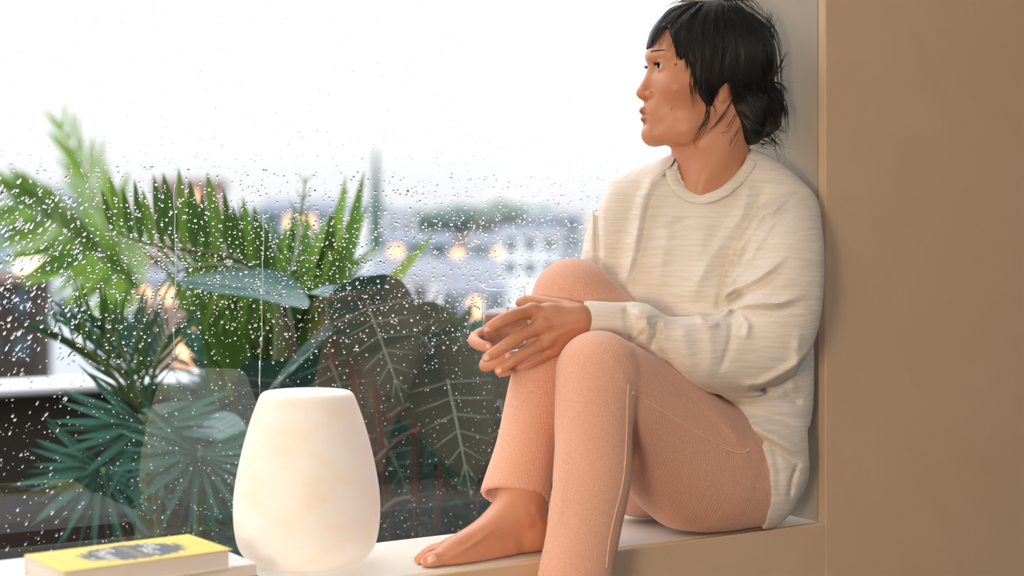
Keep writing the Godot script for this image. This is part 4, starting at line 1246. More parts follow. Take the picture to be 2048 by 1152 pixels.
func build_drink() -> void:
	var base := Vector3(-0.5943, 0.3217, -0.1141)
	var t := thing("drinking_glass", base, "clear glass tumbler half full of water held in both her hands", "glass")
	t.rotation = Vector3(0.19, -0.56, 0.05)
	var g := plain("drink_glass", Color(0.98, 1.0, 1.0, 0.0), 0.0)
	g.refraction_enabled = true
	g.refraction_scale = 0.05
	g.transparency = BaseMaterial3D.TRANSPARENCY_ALPHA
	var w := plain("drink_water", Color(0.97, 0.93, 0.92, 0.0), 0.0)
	w.refraction_enabled = true
	w.refraction_scale = 0.033
	w.transparency = BaseMaterial3D.TRANSPARENCY_ALPHA
	var sheet := plain("glass_sheet", Color(0.95, 1.0, 1.0, 0.02), 0.0)
	sheet.transparency = BaseMaterial3D.TRANSPARENCY_ALPHA
	put("wall", lathed([Vector2(0.026, 0.0005), Vector2(0.0335, 0.006), Vector2(0.0375, 0.025), Vector2(0.0385, 0.045), Vector2(0.037, 0.075), Vector2(0.0338, 0.109)], 64), sheet, t)
	put("foot", lathed([Vector2(0, 0), Vector2(0.026, 0), Vector2(0.0325, 0.005), Vector2(0.032, 0.008), Vector2(0, 0.008)], 48), g, t)
	var lip := begin()
	var circle := []
	for k in 49:
		circle.append(Vector3(cos(TAU * k / 48.0), 0, sin(TAU * k / 48.0)) * 0.0338 + Vector3(0, 0.109, 0))
	tube(lip, circle, 0.0005, 1.0, 8)
	lip.generate_normals()
	put("rim", lip.commit(), g, t)
	put("water", lathed([Vector2(0, 0.0094), Vector2(0.026, 0.0094), Vector2(0.0322, 0.0124), Vector2(0.0357, 0.026), Vector2(0.0367, 0.045), Vector2(0.0361, 0.064), Vector2(0, 0.0635)], 64), w, t)


func build_lamp() -> void:
	var t := thing("stone_lamp", Vector3(-0.9179, -0.0013, -0.185) * Vector3(1, 0, 1), "tall rounded white alabaster lamp glowing softly on the seat by the books", "lamp")
	var m := plain("alabaster", Color.WHITE, 0.55)
	var veins := grain(Vector2i(512, 512), Vector2(1.3, 1), Color(0.95, 0.90, 0.84), Color(0.96, 0.955, 0.945), 0.013, 5)
	textured(m, veins, Vector3.ONE * 3.1)
	m.emission_enabled = true
	m.emission = Color(1.0, 0.95, 0.89).linear_to_srgb()
	m.emission_energy_multiplier = 0.13
	m.heightmap_enabled = true
	m.heightmap_texture = grain(Vector2i(256, 256), Vector2(1, 1), Color(0.4, 0.4, 0.4), Color(0.6, 0.6, 0.6), 0.03)
	m.heightmap_scale = 0.05
	var k := 2.455 / 3150.0
	var prof := [Vector2(0, 0)]
	for p in [[92, 0], [108, 4], [124, 16], [136, 34], [143, 62], [146, 98], [144.5, 140], [138, 182], [127, 232], [113, 282], [97, 326], [92, 336], [86, 341], [80, 342]]:
		prof.append(Vector2(p[0], p[1]) * k)
	var smooth := [prof[0]]
	smooth.append_array(curve(prof.slice(1), 4))
	smooth.append(Vector2(60 * k, 344 * k))
	smooth.append(Vector2(0, 346 * k))
	put("shade", lathed(smooth, 96), m, t)
	var l := lamp_light("stone_lamp_light", t.position + Vector3(0, 0.13, 0), 0.03, 0.10)
	l.light_color = Color(1.0, 0.84, 0.66).linear_to_srgb()
	add_child(l)


func book(called: String, c: Vector3, size: Vector3, turn: float, cover: Material, pages: Material, label: String, thick := 0.0012, over := 0.003, group := "books stacked on the window seat") -> Node3D:
	## Lies flat, its spine towards the glass, its top to the right.
	var t := thing(called, c, label, "book", group, turn)
	var r := size / 2.0
	put("front_cover", box(Vector3(-r.x, size.y - thick, -r.z), Vector3(r.x, size.y, r.z), 0.0004), cover, t)
	put("back_cover", box(Vector3(-r.x, 0, -r.z), Vector3(r.x, thick, r.z), 0.0004), cover, t)
	put("spine", box(Vector3(-r.x, thick, -r.z), Vector3(r.x, size.y - thick, -r.z + thick), 0.0003), cover, t)
	var st := begin()
	var rng := RandomNumberGenerator.new()
	rng.seed = 3
	var n := maxi(6, int((size.y - 2 * thick) / 0.0018))
	var each := (size.y - 2 * thick) / n
	for k in n:
		var o := rng.randf_range(0, 0.0006)
		block(st, Vector3(-r.x + over + o, thick + each * k, -r.z + thick), Vector3(r.x - over - o, thick + each * (k + 1) - 0.00015, r.z - over - rng.randf_range(0, 0.0006)))
	st.generate_normals()
	put("pages", st.commit(), pages, t).set_meta("kind", "stuff")
	return t


func build_books() -> void:
	var pages := plain("paper", Color(0.93, 0.90, 0.87), 0.9)
	var white := plain("white_cover", Color(0.90, 0.90, 0.91), 0.45)
	var brown := textured(plain("brown_cover", Color.WHITE, 0.5), grain(Vector2i(256, 256), Vector2(5, 1), Color(0.30, 0.11, 0.05), Color(0.52, 0.25, 0.12), 0.05), Vector3.ONE * 7.0)
	var yellow := plain("yellow_cover", Color(0.96, 0.85, 0.36), 0.45)
	book("book", Vector3(-1.244, 0, -0.143), Vector3(0.352, 0.024, 0.232), 0.03, brown, pages, "thick brown bound book at the bottom of the stack", 0.003, 0.004)
	book("book", Vector3(-1.242, 0.024, -0.143), Vector3(0.348, 0.017, 0.228), 0.03, white, pages, "large white covered book in the middle of the stack", 0.001, 0.001)
	var t := book("book", Vector3(-1.237, 0.041, -0.081), Vector3(0.247, 0.027, 0.141), 0.085, white, pages, "yellow paperback with a dark blot on its cover, topmost of the stack", 0.0006, 0.004)
	t.get_node("front_cover").material_override = yellow
	# the blot printed on the cover
	var im := Image.create(512, 288, false, Image.FORMAT_RGB8)
	var n := noise(0.035, FastNoiseLite.TYPE_SIMPLEX, 3)
	var fine := noise(0.25, FastNoiseLite.TYPE_SIMPLEX, 2)
	for y in 288:
		for x in 512:
			var p := Vector2((x - 268.0) / 152.0, (y - 146.0) / 104.0)
			var edge := p.length() + 0.10 * n.get_noise_2d(x * 0.4, y) + 0.16 * fine.get_noise_2d(x * 0.5, y * 0.7) * smoothstep(0.75, 1.1, p.length())
			var c := Color(0.96, 0.85, 0.36)
			if edge < 1.0 + 0.14 * n.get_noise_2d(x, y * 0.3 + 400):
				c = Color(0.30, 0.34, 0.37)
			if absf(x - 262) < 14 and y > 62 and y < 226 and absf(absf(x - 262) - 7) < 3.5 and fine.get_noise_2d(x * 0.7, y * 2.0) > -0.25:
				c = Color(0.78, 0.62, 0.24)
			if fine.get_noise_2d(x, y) > -0.1 and y > 60 and y < 228 and (absf(x - 40) < 2 or absf(x - 52) < 2 or absf(x - 470) < 2 or absf(x - 482) < 2):
				c = Color(0.82, 0.72, 0.33)
			im.set_pixel(x, y, c)
	var m := plain("cover_print", Color.WHITE, 0.45)
	m.albedo_texture = ImageTexture.create_from_image(im)
	m.texture_repeat = false
	var st := begin()
	for p in [[0, 0], [1, 0], [1, 1], [0, 0], [1, 1], [0, 1]]:
		st.set_uv(Vector2(p[0], p[1]))
		st.set_normal(Vector3.UP)
		st.add_vertex(Vector3((p[0] - 0.5) * 0.2465, 0.02715, (p[1] - 0.5) * 0.1405))
	put("cover_print", st.commit(), m, t)
	for word in [["TOO", 0.040, -0.022], ["FAST", 0.024, 0.010], ["TO", -0.022, -0.026], ["THINK", -0.038, 0.006]]:
		var o := put("lettering", lettering(word[0], 0.0215, 0.0003, true), white, t)
		o.transform = Transform3D(Basis(Vector3(0, 0, 1), Vector3(1, 0, 0), Vector3(0, 1, 0)), Vector3(word[1], 0.0274, word[2]))


func lettering(words: String, size: float, deep: float, bold := false) -> TextMesh:
	var m := TextMesh.new()
	m.text = words
	var font := SystemFont.new()
	font.font_names = PackedStringArray(["Droid Sans"])
	if bold:
		font.font_weight = 700
	m.font = font
	m.font_size = 64
	m.pixel_size = size / 64.0
	m.depth = deep
	m.curve_step = 2.0
	return m


# ---- outside: the terrace plants, the city on its hills, the rain on the pane

func blade(wide: float, bend: float, twist: float) -> ArrayMesh:
	## A leaflet one unit long that grows along y, folded along its middle and bent towards z.
	var st := begin()
	st.set_smooth_group(-1)
	var n := 7
	var rows := []
	for i in n + 1:
		var s := float(i) / n
		var w := wide * pow(sin(PI * clampf(0.06 + 0.94 * pow(s, 0.75), 0.0, 1.0)), 0.8)
		var c := Vector3(0, s * (1.0 - 0.25 * absf(bend) * s), bend * s * s)
		var a := twist * s
		var side := Vector3(cos(a), 0, sin(a)) * w
		rows.append([c - side + Vector3(0, 0, w * 0.35), c, c + side + Vector3(0, 0, w * 0.35)])
	for i in n:
		for k in 2:
			face(st, rows[i][k], rows[i][k + 1], rows[i + 1][k + 1], rows[i + 1][k])
	st.generate_normals()
	return st.commit()


func rod(parent: Node, called: String, pts: Array, r: float, tip: float, m: Material, sides := 8) -> MeshInstance3D:
	var st := begin()
	tube(st, curve(pts, 6), r, tip, sides)
	st.generate_normals()
	return put(called, st.commit(), m, parent)


func frond(t: Node3D, pts: Array, n: int, reach: Vector3, one: Vector3, other: Vector3, lean: float, blades: Array, m: Array, seed_number: int) -> void:
	## A feather leaf: leaflets (reach at the foot, middle and tip of the rib) on both sides of a rib.
	var rng := RandomNumberGenerator.new()
	rng.seed = seed_number
	var local := []
	for p: Vector3 in pts:
		local.append(p - t.position)
	var line := curve(local, 10)
	rod(t, "rib", local, 0.006, 0.3, M.palm_rib)
	for k in n:
		var s := (k + 0.5) / n
		var f := s * (line.size() - 1.001)
		var j := int(f)
		var at: Vector3 = line[j].lerp(line[j + 1], f - j)
		var tangent: Vector3 = (line[j + 1] - line[j]).normalized()
		var reach_here := lerpf(reach.x, reach.y, s * 2.0) if s < 0.5 else lerpf(reach.y, reach.z, s * 2.0 - 1.0)
		for side: Vector3 in [one, other]:
			if side == Vector3.ZERO:
				continue
			var dir := (side.normalized() + tangent * (lean + 0.5 * s) + Vector3(rng.randf_range(-0.12, 0.12), rng.randf_range(-0.1, 0.1), rng.randf_range(-0.12, 0.12))).normalized()
			var o := put("leaflet", blades[rng.randi() % blades.size()], m[rng.randi() % m.size()], t)
			var out := (Vector3(-0.5, 0.35, 0.8) + Vector3(rng.randf_range(-0.6, 0.6), rng.randf_range(-0.3, 0.5), rng.randf_range(-0.6, 0.6))).normalized()
			var x := dir.cross(out).normalized()
			var size := reach_here * rng.randf_range(0.85, 1.1)
			o.transform = Transform3D(Basis(x * size, dir * size, x.cross(dir) * size), at)


func blade_between(t: Node3D, a: Vector3, b: Vector3, mesh: Mesh, m: Material, stout: float) -> void:
	## A leaflet from a to b, its face to the window.
	var y := b - a
	var x := y.cross(Vector3(-0.5, 0.3, 0.8)).normalized() * y.length() * stout
	var o := put("leaflet", mesh, m, t)
	o.transform = Transform3D(Basis(x, y, x.cross(y).normalized() * y.length()), a)


func heart_leaf(t: Node3D, foot: Vector3, tip: Vector3, normal: Vector3, wide: float, m: Material, cup := 0.16, droop := 0.1) -> void:
	## An elephant's ear: a broad arrow-shaped blade with pale ribs.
	var a := foot - t.position
	var axis := tip - foot
	var l := axis.length()
	axis /= l
	normal = (normal - axis * normal.dot(axis)).normalized()
	var side := axis.cross(normal)
	var st := begin()
	st.set_smooth_group(1)
	var ns := 20
	var nw := 8
	var rows := []
	for i in ns + 1:
		var s := lerpf(-0.30, 1.0, float(i) / ns)
		var w := 0.0
		if s < 0.0:
			w = sqrt(maxf(0.0, 1.0 - pow(s / 0.30, 2))) * 0.92
		else:
			w = pow(maxf(0.0, 1.0 - pow(s, 1.5)), 0.95) * (0.92 + 0.5 * s * (1.0 - s))
		var row := []
		for k in range(-nw, nw + 1):
			var x := float(k) / nw
			var p := Vector2(x * w * wide, s * l)
			if s < 0.0:
				p.y = s * l * (0.25 + 0.75 * minf(1.0, absf(x) * 1.8))
			row.append(leaf_point(a, axis, side, normal, p, l, wide, cup, droop))
		rows.append(row)
	for i in ns:
		for k in 2 * nw:
			face(st, rows[i][k], rows[i][k + 1], rows[i + 1][k + 1], rows[i + 1][k])
	st.generate_normals()
	var leaf := put("leaf", st.commit(), m, t)
	var mid := []
	for i in 9:
		mid.append(leaf_point(a, axis, side, normal, Vector2(0, i / 8.0 * l), l, wide, cup, droop) + normal * 0.001)
	rod(leaf, "midrib", mid, l * 0.011, 0.25, M.leaf_rib, 6)
	for k in 6:
		for c: float in [-1.0, 1.0]:
			var s0 := 0.02 + 0.14 * k
			var s1 := s0 + 0.16 - 0.06 * (5 - k) / 3.0
			var w := pow(maxf(0.0, 1.0 - pow(maxf(s1, 0.0), 1.5)), 0.95) * 0.95
			var v := []
			for i in 5:
				var q := i / 4.0
				v.append(leaf_point(a, axis, side, normal, Vector2(c * q * w * wide, lerpf(s0, s1, q) * l), l, wide, cup, droop) + normal * 0.0008)
			rod(leaf, "vein", v, l * 0.0055, 0.3, M.leaf_rib, 5)


func leaf_point(a: Vector3, axis: Vector3, side: Vector3, normal: Vector3, p: Vector2, l: float, wide: float, cup: float, droop: float) -> Vector3:
	var x := p.x / wide
	var s := p.y / l
	var wave := 0.012 * sin(9.0 * s + 2.0 * x) * absf(x)
	return a + axis * p.y + side * p.x * (1.0 - 0.08 * x * x) + normal * (l * (cup * x * x * 0.6 - droop * s * s) + wave * l)


func on_bed(p: Vector3) -> Vector3:
	return Vector3(p.x, -0.9, p.z)


func build_garden() -> void:
	plain("terrace_tile", Color(0.12, 0.13, 0.125), 0.5)
	plain("parapet_render", Color(0.12, 0.105, 0.07), 0.8)
	plain("parapet_cap", Color(0.80, 0.82, 0.86), 0.35)
	textured(plain("soil", Color.WHITE, 0.95), grain(Vector2i(256, 256), Vector2(1, 1), Color(0.06, 0.05, 0.04), Color(0.15, 0.11, 0.09), 0.08), Vector3.ONE * 2.0)
	for g in [["palm_dark", Color(0.14, 0.27, 0.08)], ["palm_green", Color(0.27, 0.41, 0.15)], ["palm_bright", Color(0.42, 0.56, 0.20)], ["palm_hazed", Color(0.60, 0.68, 0.50)], ["fan_blue", Color(0.25, 0.42, 0.39)], ["fan_dark", Color(0.14, 0.22, 0.14)]]:
		var m := plain(g[0], g[1], 0.55)
		m.metallic_specular = 0.3
		m.backlight_enabled = true
		m.backlight = Color(0.22, 0.42, 0.36) if g[0].begins_with("fan") else {"palm_dark": Color(0.27, 0.36, 0.16), "palm_green": Color(0.38, 0.48, 0.20), "palm_bright": Color(0.48, 0.58, 0.25), "palm_hazed": Color(0.48, 0.55, 0.36)}[g[0]]
	plain("palm_rib", Color(0.32, 0.38, 0.18), 0.5)
	plain("leaf_rib", Color(0.42, 0.54, 0.50), 0.4)
	plain("leaf_stem", Color(0.27, 0.19, 0.16), 0.45)
	for g in [["ear_dark", Color(0.10, 0.20, 0.17)], ["ear_blue", Color(0.33, 0.45, 0.44)]]:
		var m := plain(g[0], g[1], 0.36)
		m.metallic_specular = 0.3
		m.backlight_enabled = true
		m.backlight = Color(0.11, 0.22, 0.18)
	struct("floor_terrace", box(Vector3(-9, -1.05, -3.2), Vector3(4, -0.95, -0.44)), M.terrace_tile, "dark wet tiles of the terrace outside the window")
	struct("wall_parapet", box(Vector3(-9, -0.95, -3.1), Vector3(4, 0.012, -2.9), 0.01), M.parapet_render, "dark parapet of the terrace behind the plants")
	struct("trim_parapet", box(Vector3(-9, 0.012, -3.15), Vector3(4, 0.042, -2.85), 0.008), M.parapet_cap, "pale stone cap along the terrace parapet")
	struct("ground_bed", box(Vector3(-5, -0.95, -2.7), Vector3(1.6, -0.895, -0.75), 0.01), M.soil, "dark soil bed on the terrace that the plants grow from")
	var blades := [blade(0.035, 0.12, 0.2), blade(0.045, 0.25, -0.2), blade(0.04, -0.1, 0.3)]
	var broad := [blade(0.075, 0.15, 0.2), blade(0.085, 0.3, -0.3)]
	var across := Vector3(0.845, 0, 0.534)
	# upright dark feathers in front of the sky
	var t := thing("palm", on_bed(Vector3(-0.4432, -0.2887, -1.3579)), "dark green palm whose upright leaflets stand against the sky", "palm")
	rod(t, "stem", [Vector3.ZERO, Vector3(-0.4332, 0.1224, -1.3516) - t.position, Vector3(-0.4432, 0.3925, -1.3579) - t.position], 0.03, 0.5, M.palm_rib)
	var rib := [Vector3(-0.4432, 0.3867, -1.3579), Vector3(-0.542, 0.4497, -1.3612), Vector3(-0.658, 0.4757, -1.3754), Vector3(-0.745, 0.4917, -1.4303), Vector3(-0.8174, 0.5271, -1.4762)]
	var rib_here := []
	for p: Vector3 in rib:
		rib_here.append(p - t.position)
	rod(t, "rib", rib_here, 0.006, 0.3, M.palm_rib)
	var along := curve(rib_here, 12)
	var tips := [Vector3(-0.468, 0.5452, -1.3736), Vector3(-0.4908, 0.5863, -1.388), Vector3(-0.5235, 0.6058, -1.385), Vector3(-0.5499, 0.589, -1.378), Vector3(-0.5676, 0.6239, -1.3892), Vector3(-0.5998, 0.663, -1.3977), Vector3(-0.6201, 0.614, -1.3987), Vector3(-0.643, 0.6456, -1.3896), Vector3(-0.6764, 0.6723, -1.387), Vector3(-0.7025, 0.6654, -1.4035), Vector3(-0.7257, 0.6563, -1.4181), Vector3(-0.745, 0.6266, -1.4303), Vector3(-0.7624, 0.6449, -1.4413), Vector3(-0.7836, 0.6289, -1.4548), Vector3(-0.8107, 0.6529, -1.4719), Vector3(-0.8271, 0.622, -1.4823)]
	for k in tips.size():
		var at: Vector3 = along[int((0.06 + 0.9 * k / (tips.size() - 1.0)) * (along.size() - 1))]
		blade_between(t, at, tips[k] - t.position, broad[k % 2], [M.palm_dark, M.palm_dark, M.palm_green][k % 3], 1.0)
	frond(t, [Vector3(-0.4227, 0.385, -1.4041), Vector3(-0.4634, 0.4256, -1.4889), Vector3(-0.5077, 0.4357, -1.6353), Vector3(-0.6019, 0.411, -1.6948)], 14, Vector3(0.12, 0.2, 0.1), Vector3(0, 1, 0), Vector3(0, -1, 0), 0.3, blades, [M.palm_green, M.palm_dark], 2)
	frond(t, [Vector3(-0.4176, 0.385, -1.4009), Vector3(-0.3716, 0.4497, -1.4309), Vector3(-0.3193, 0.5471, -1.5162), Vector3(-0.2856, 0.658, -1.554)], 8, Vector3(0.10, 0.07, 0.04), across, -across, 1.2, blades, [M.palm_green, M.palm_bright], 3)
	# arching feathers at the left; their paler leaf colour stands for haze
	t = thing("palm", Vector3(0.8428, -1.4833, -5.6912) * Vector3(1, 0, 1) + Vector3(0, -2.0, 0), "palm with long arching leaves, paled in colour to stand for haze, at the left edge", "palm")
	rod(t, "stem", [Vector3.ZERO, Vector3(0.7202, -0.5657, -5.5676) - t.position, Vector3(0.628, 0.2167, -5.413) - t.position], 0.04, 0.5, M.palm_rib)
	frond(t, [Vector3(0.628, 0.2167, -5.413), Vector3(0.4162, 0.3906, -5.3339), Vector3(0.185, 0.5567, -5.279), Vector3(-0.06, 0.6807, -5.2208)], 26, Vector3(0.28, 0.45, 0.2), Vector3(0, -1, 0) - across * 0.2, Vector3(0, 1, 0) - across * 0.6, 0.5, broad, [M.palm_hazed, M.palm_green, M.palm_bright], 4)
	frond(t, [Vector3(0.628, 0.2167, -5.413), Vector3(0.5247, 0.4367, -5.4783), Vector3(0.411, 0.7544, -5.5501), Vector3(0.2912, 1.06, -5.6259)], 14, Vector3(0.34, 0.34, 0.14), across, -across, 1.6, broad, [M.palm_bright, M.palm_hazed], 5)
	# bright green blades in the middle
	t = thing("palm", on_bed(Vector3(-0.2833, -0.5033, -1.8483)), "bright green palm with blades fanning out beside the big dark leaves", "palm")
	rod(t, "stem", [Vector3.ZERO, Vector3(-0.289, -0.13, -1.8519) - t.position, Vector3(-0.3002, 0.07, -1.859) - t.position], 0.03, 0.6, M.palm_rib)
	var number := 10
	for tip in [Vector3(-0.1973, 0.51, -1.9122), Vector3(-0.105, 0.4963, -1.8539), Vector3(-0.0748, 0.4433, -1.7165), Vector3(-0.2625, 0.4122, -2.0718), Vector3(-0.288, 0.3957, -1.6147), Vector3(-0.3703, 0.3052, -2.0217), Vector3(-0.1692, 0.3408, -1.6579), Vector3(-0.1799, 0.3284, -2.0196)]:
		var foot := Vector3(-0.3002, 0.07, -1.859)
		frond(t, [foot, foot.lerp(tip, 0.5) + Vector3(0, 0.05, 0), tip], 13, Vector3(0.10, 0.22, 0.10), across, -across, 1.0, blades, [M.palm_green, M.palm_bright, M.palm_dark], number)
		number += 1
	var rng0 := RandomNumberGenerator.new()
	rng0.seed = 91
	for k in 90:
		var s := rng0.randf()
		var foot := Vector3(-0.3848, 0.0833, -1.9125).lerp(Vector3(-0.1912, 0.2106, -1.6718), s) - t.position + Vector3(0, rng0.randf_range(-0.05, 0.12), rng0.randf_range(-0.15, 0.15))
		var a := lerpf(-0.35, 0.5, s) + rng0.randf_range(-0.3, 0.3)
		var tip := foot + (across * sin(a) + Vector3.UP * cos(a)) * rng0.randf_range(0.2, 0.42)
		blade_between(t, foot, tip, blades[k % 3], [M.palm_green, M.palm_bright, M.palm_green, M.palm_dark][k % 4], 1.3)
	# dark drooping feathers low at the left
	t = thing("palm", on_bed(Vector3(-0.7455, -0.3513, -1.3952)), "dark palm spreading its leaves in front of the parapet", "palm")
	rod(t, "stem", [Vector3.ZERO, Vector3(-0.7503, -0.0907, -1.3982) - t.position, Vector3(-0.7561, 0.102, -1.4019) - t.position], 0.03, 0.6, M.palm_rib)
	for tip in [Vector3(-0.9704, 0.3062, -1.4191), Vector3(-0.8892, 0.3309, -1.486), Vector3(-0.8365, 0.3173, -1.4527), Vector3(-0.746, 0.3003, -1.5138), Vector3(-0.6721, 0.2886, -1.4671)]:
		var foot := Vector3(-0.7561, 0.102, -1.4019)
		frond(t, [foot, foot.lerp(tip, 0.5) + Vector3(0, 0.03, 0), tip], 9, Vector3(0.08, 0.16, 0.09), across, -across, 1.3, blades, [M.fan_dark, M.palm_dark], number)
		number += 1
	# blue fan leaves below
	t = thing("fan_palm", on_bed(Vector3(-0.776, -0.3859, -1.2133)), "low blue-grey fan palm with drooping pleated leaves", "palm")
	for hub in [Vector3(-0.8125, 0.0998, -1.2364), Vector3(-0.7488, 0.0543, -1.0778), Vector3(-0.8585, -0.0067, -1.3838)]:
		rod(t, "stem", [Vector3.ZERO, (hub - t.position) * 0.6 + Vector3(0.02, 0.05, 0), hub - t.position], 0.008, 0.8, M.palm_rib)
		var rng := RandomNumberGenerator.new()
		rng.seed = number
		number += 1
		for k in 40:
			var a := lerpf(-0.5, 3.6, k / 39.0)
			var dir := (across * -cos(a) + Vector3(0, -sin(a) * 1.0 + 0.1, 0) + Vector3(0.1, 0, 0.25)).normalized()
			var o := put("leaflet", blades[k % 3], M.fan_blue if k % 3 else M.fan_dark, t)
			var x := dir.cross(Vector3(0.3, 0.2, 0.9)).normalized()
			var size := rng.randf_range(0.15, 0.21)
			o.transform = Transform3D(Basis(x * size, dir * size, x.cross(dir) * size), hub - t.position)
	# elephant's ears
	t = thing("elephant_ear", on_bed(Vector3(-0.2716, -0.3344, -1.0128)), "tall elephant ear plant with large dark arrow-shaped leaves", "plant")
	var facing := Vector3(-0.45, 0.35, 0.82)
	for leaf in [[Vector3(-0.475, 0.3635, -0.8456), Vector3(-0.4291, 0.1626, -0.7575), 0.105, "ear_dark", facing + Vector3(0.2, 0.1, 0)], [Vector3(-0.3105, 0.2062, -0.8007), Vector3(-0.3175, -0.0183, -0.6869), 0.105, "ear_dark", facing + Vector3(0.1, -0.1, 0)], [Vector3(-0.4457, 0.3103, -1.0045), Vector3(-0.647, 0.1905, -1.0135), 0.075, "ear_dark", Vector3(0.3, 0.9, -0.05)],
			[Vector3(-0.4842, 0.3729, -1.2655), Vector3(-0.7224, 0.4267, -1.2977), 0.075, "ear_blue", Vector3(-0.1, 0.8, 0.5)], [Vector3(-0.45, 0.3822, -1.1256), Vector3(-0.4114, 0.3786, -1.042), 0.04, "ear_blue", Vector3(-0.1, 0.9, 0.4)], [Vector3(-0.6754, 0.0878, -1.2681), Vector3(-0.8125, 0.1409, -1.2364), 0.06, "ear_blue", Vector3(-0.1, 0.7, 0.6)],
			[Vector3(-0.6566, 0.0878, -1.2562), Vector3(-0.6209, 0.0675, -1.1153), 0.06, "ear_blue", Vector3(-0.1, 0.7, 0.6)], [Vector3(-0.2957, 0.3019, -0.9689), Vector3(-0.2286, 0.1862, -0.8673), 0.09, "ear_dark", facing], [Vector3(-0.4312, 0.2322, -1.1137), Vector3(-0.3975, 0.061, -1.0332), 0.11, "ear_dark", facing], [Vector3(-0.4842, 0.1786, -1.2655), Vector3(-0.5533, 0.0322, -1.1909), 0.11, "ear_dark", facing], [Vector3(-0.0591, 0.1329, -0.9968), Vector3(-0.0743, -0.0789, -0.8881), 0.11, "ear_dark", facing], [Vector3(-0.3141, 0.0705, -1.0988), Vector3(-0.2716, -0.09, -1.0128), 0.11, "ear_dark", facing], [Vector3(-0.3586, 0.0186, -1.1861), Vector3(-0.45, -0.1233, -1.1256), 0.1, "ear_dark", facing], [Vector3(-0.2523, -0.0386, -1.1189), Vector3(-0.2528, -0.1789, -1.0009), 0.09, "ear_dark", facing]]:
		heart_leaf(t, leaf[0], leaf[1], leaf[4], leaf[2], M[leaf[3]])
		rod(t, "stem", [Vector3.ZERO, (leaf[0] - t.position) * 0.55 + Vector3(0, 0.06, 0), leaf[0] - t.position], 0.009, 0.6, M.leaf_stem)
	for line in [[Vector3(-0.4167, 0.1255, -0.8679), Vector3(-0.3902, 0.1454, -0.8511), Vector3(-0.3627, 0.158, -0.8338)], [Vector3(-0.4397, 0.0333, -0.8825), Vector3(-0.3946, 0.0826, -0.8539), Vector3(-0.3485, 0.1077, -0.8248)], [Vector3(-0.4274, -0.0725, -0.8746), Vector3(-0.4034, -0.0484, -0.8595), Vector3(-0.3751, -0.041, -0.8416)]]:
		rod(t, "stem", [line[0] - t.position, line[1] - t.position, line[2] - t.position], 0.006, 0.8, M.leaf_stem)
	# dark shrubs that close the gaps below
	for s in [[Vector3(0.2126, -0.0233, -1.5349), 0.30, "dark leafy shrub beyond her shin, between glass and parapet"], [Vector3(0.2694, -0.0719, -2.0905), 0.42, "dark leafy shrub behind the hanging elephant ear leaves"], [Vector3(0.0381, 0.0124, -2.2958), 0.38, "dark leafy shrub behind the bright green palm"],
			[Vector3(0.1178, -0.1414, -1.1215), 0.28, "low dark shrub beyond her bare foot"], [Vector3(-0.1807, -0.2583, -1.5468), 0.34, "low dark shrub right of the alabaster lamp"], [Vector3(0.0728, -0.2579, -1.5049), 0.32, "low dark shrub beyond the far edge of the seat"]]:
		shrub(s[0], s[1], number, s[2])
		number += 1


func shrub(at: Vector3, r: float, seed_number: int, label: String) -> void:
	var t := thing("shrub", Vector3(at.x, -0.9, at.z), label, "shrub", "dark shrubs on the terrace")
	var rng := RandomNumberGenerator.new()
	rng.seed = seed_number
	var c := at - t.position
	rod(t, "stem", [Vector3.ZERO, c * 0.5 + Vector3(0.02, 0, 0), c], 0.02, 0.5, M.leaf_stem)
	var mm := MultiMesh.new()
	mm.transform_format = MultiMesh.TRANSFORM_3D
	mm.mesh = blade(0.16, 0.2, 0.1)
	mm.instance_count = 1400
	for k in 1400:
		var d := Vector3(rng.randfn(), rng.randfn(), rng.randfn()).normalized()
		var p := c + d * r * pow(rng.randf(), 0.4) * Vector3(1.0, 0.85, 0.8)
		var y := (d + Vector3(rng.randf_range(-0.8, 0.8), rng.randf_range(-0.3, 0.6), rng.randf_range(-0.8, 0.8))).normalized()
		var x := y.cross(Vector3(rng.randfn(), rng.randfn(), rng.randfn())).normalized()
		var s := rng.randf_range(0.06, 0.11)
		mm.set_instance_transform(k, Transform3D(Basis(x * s, y * s, x.cross(y) * s), p))
	var o := MultiMeshInstance3D.new()
	o.name = "foliage"
	o.multimesh = mm
	o.material_override = M.fan_dark
	o.set_meta("kind", "stuff")
	t.add_child(o, true)


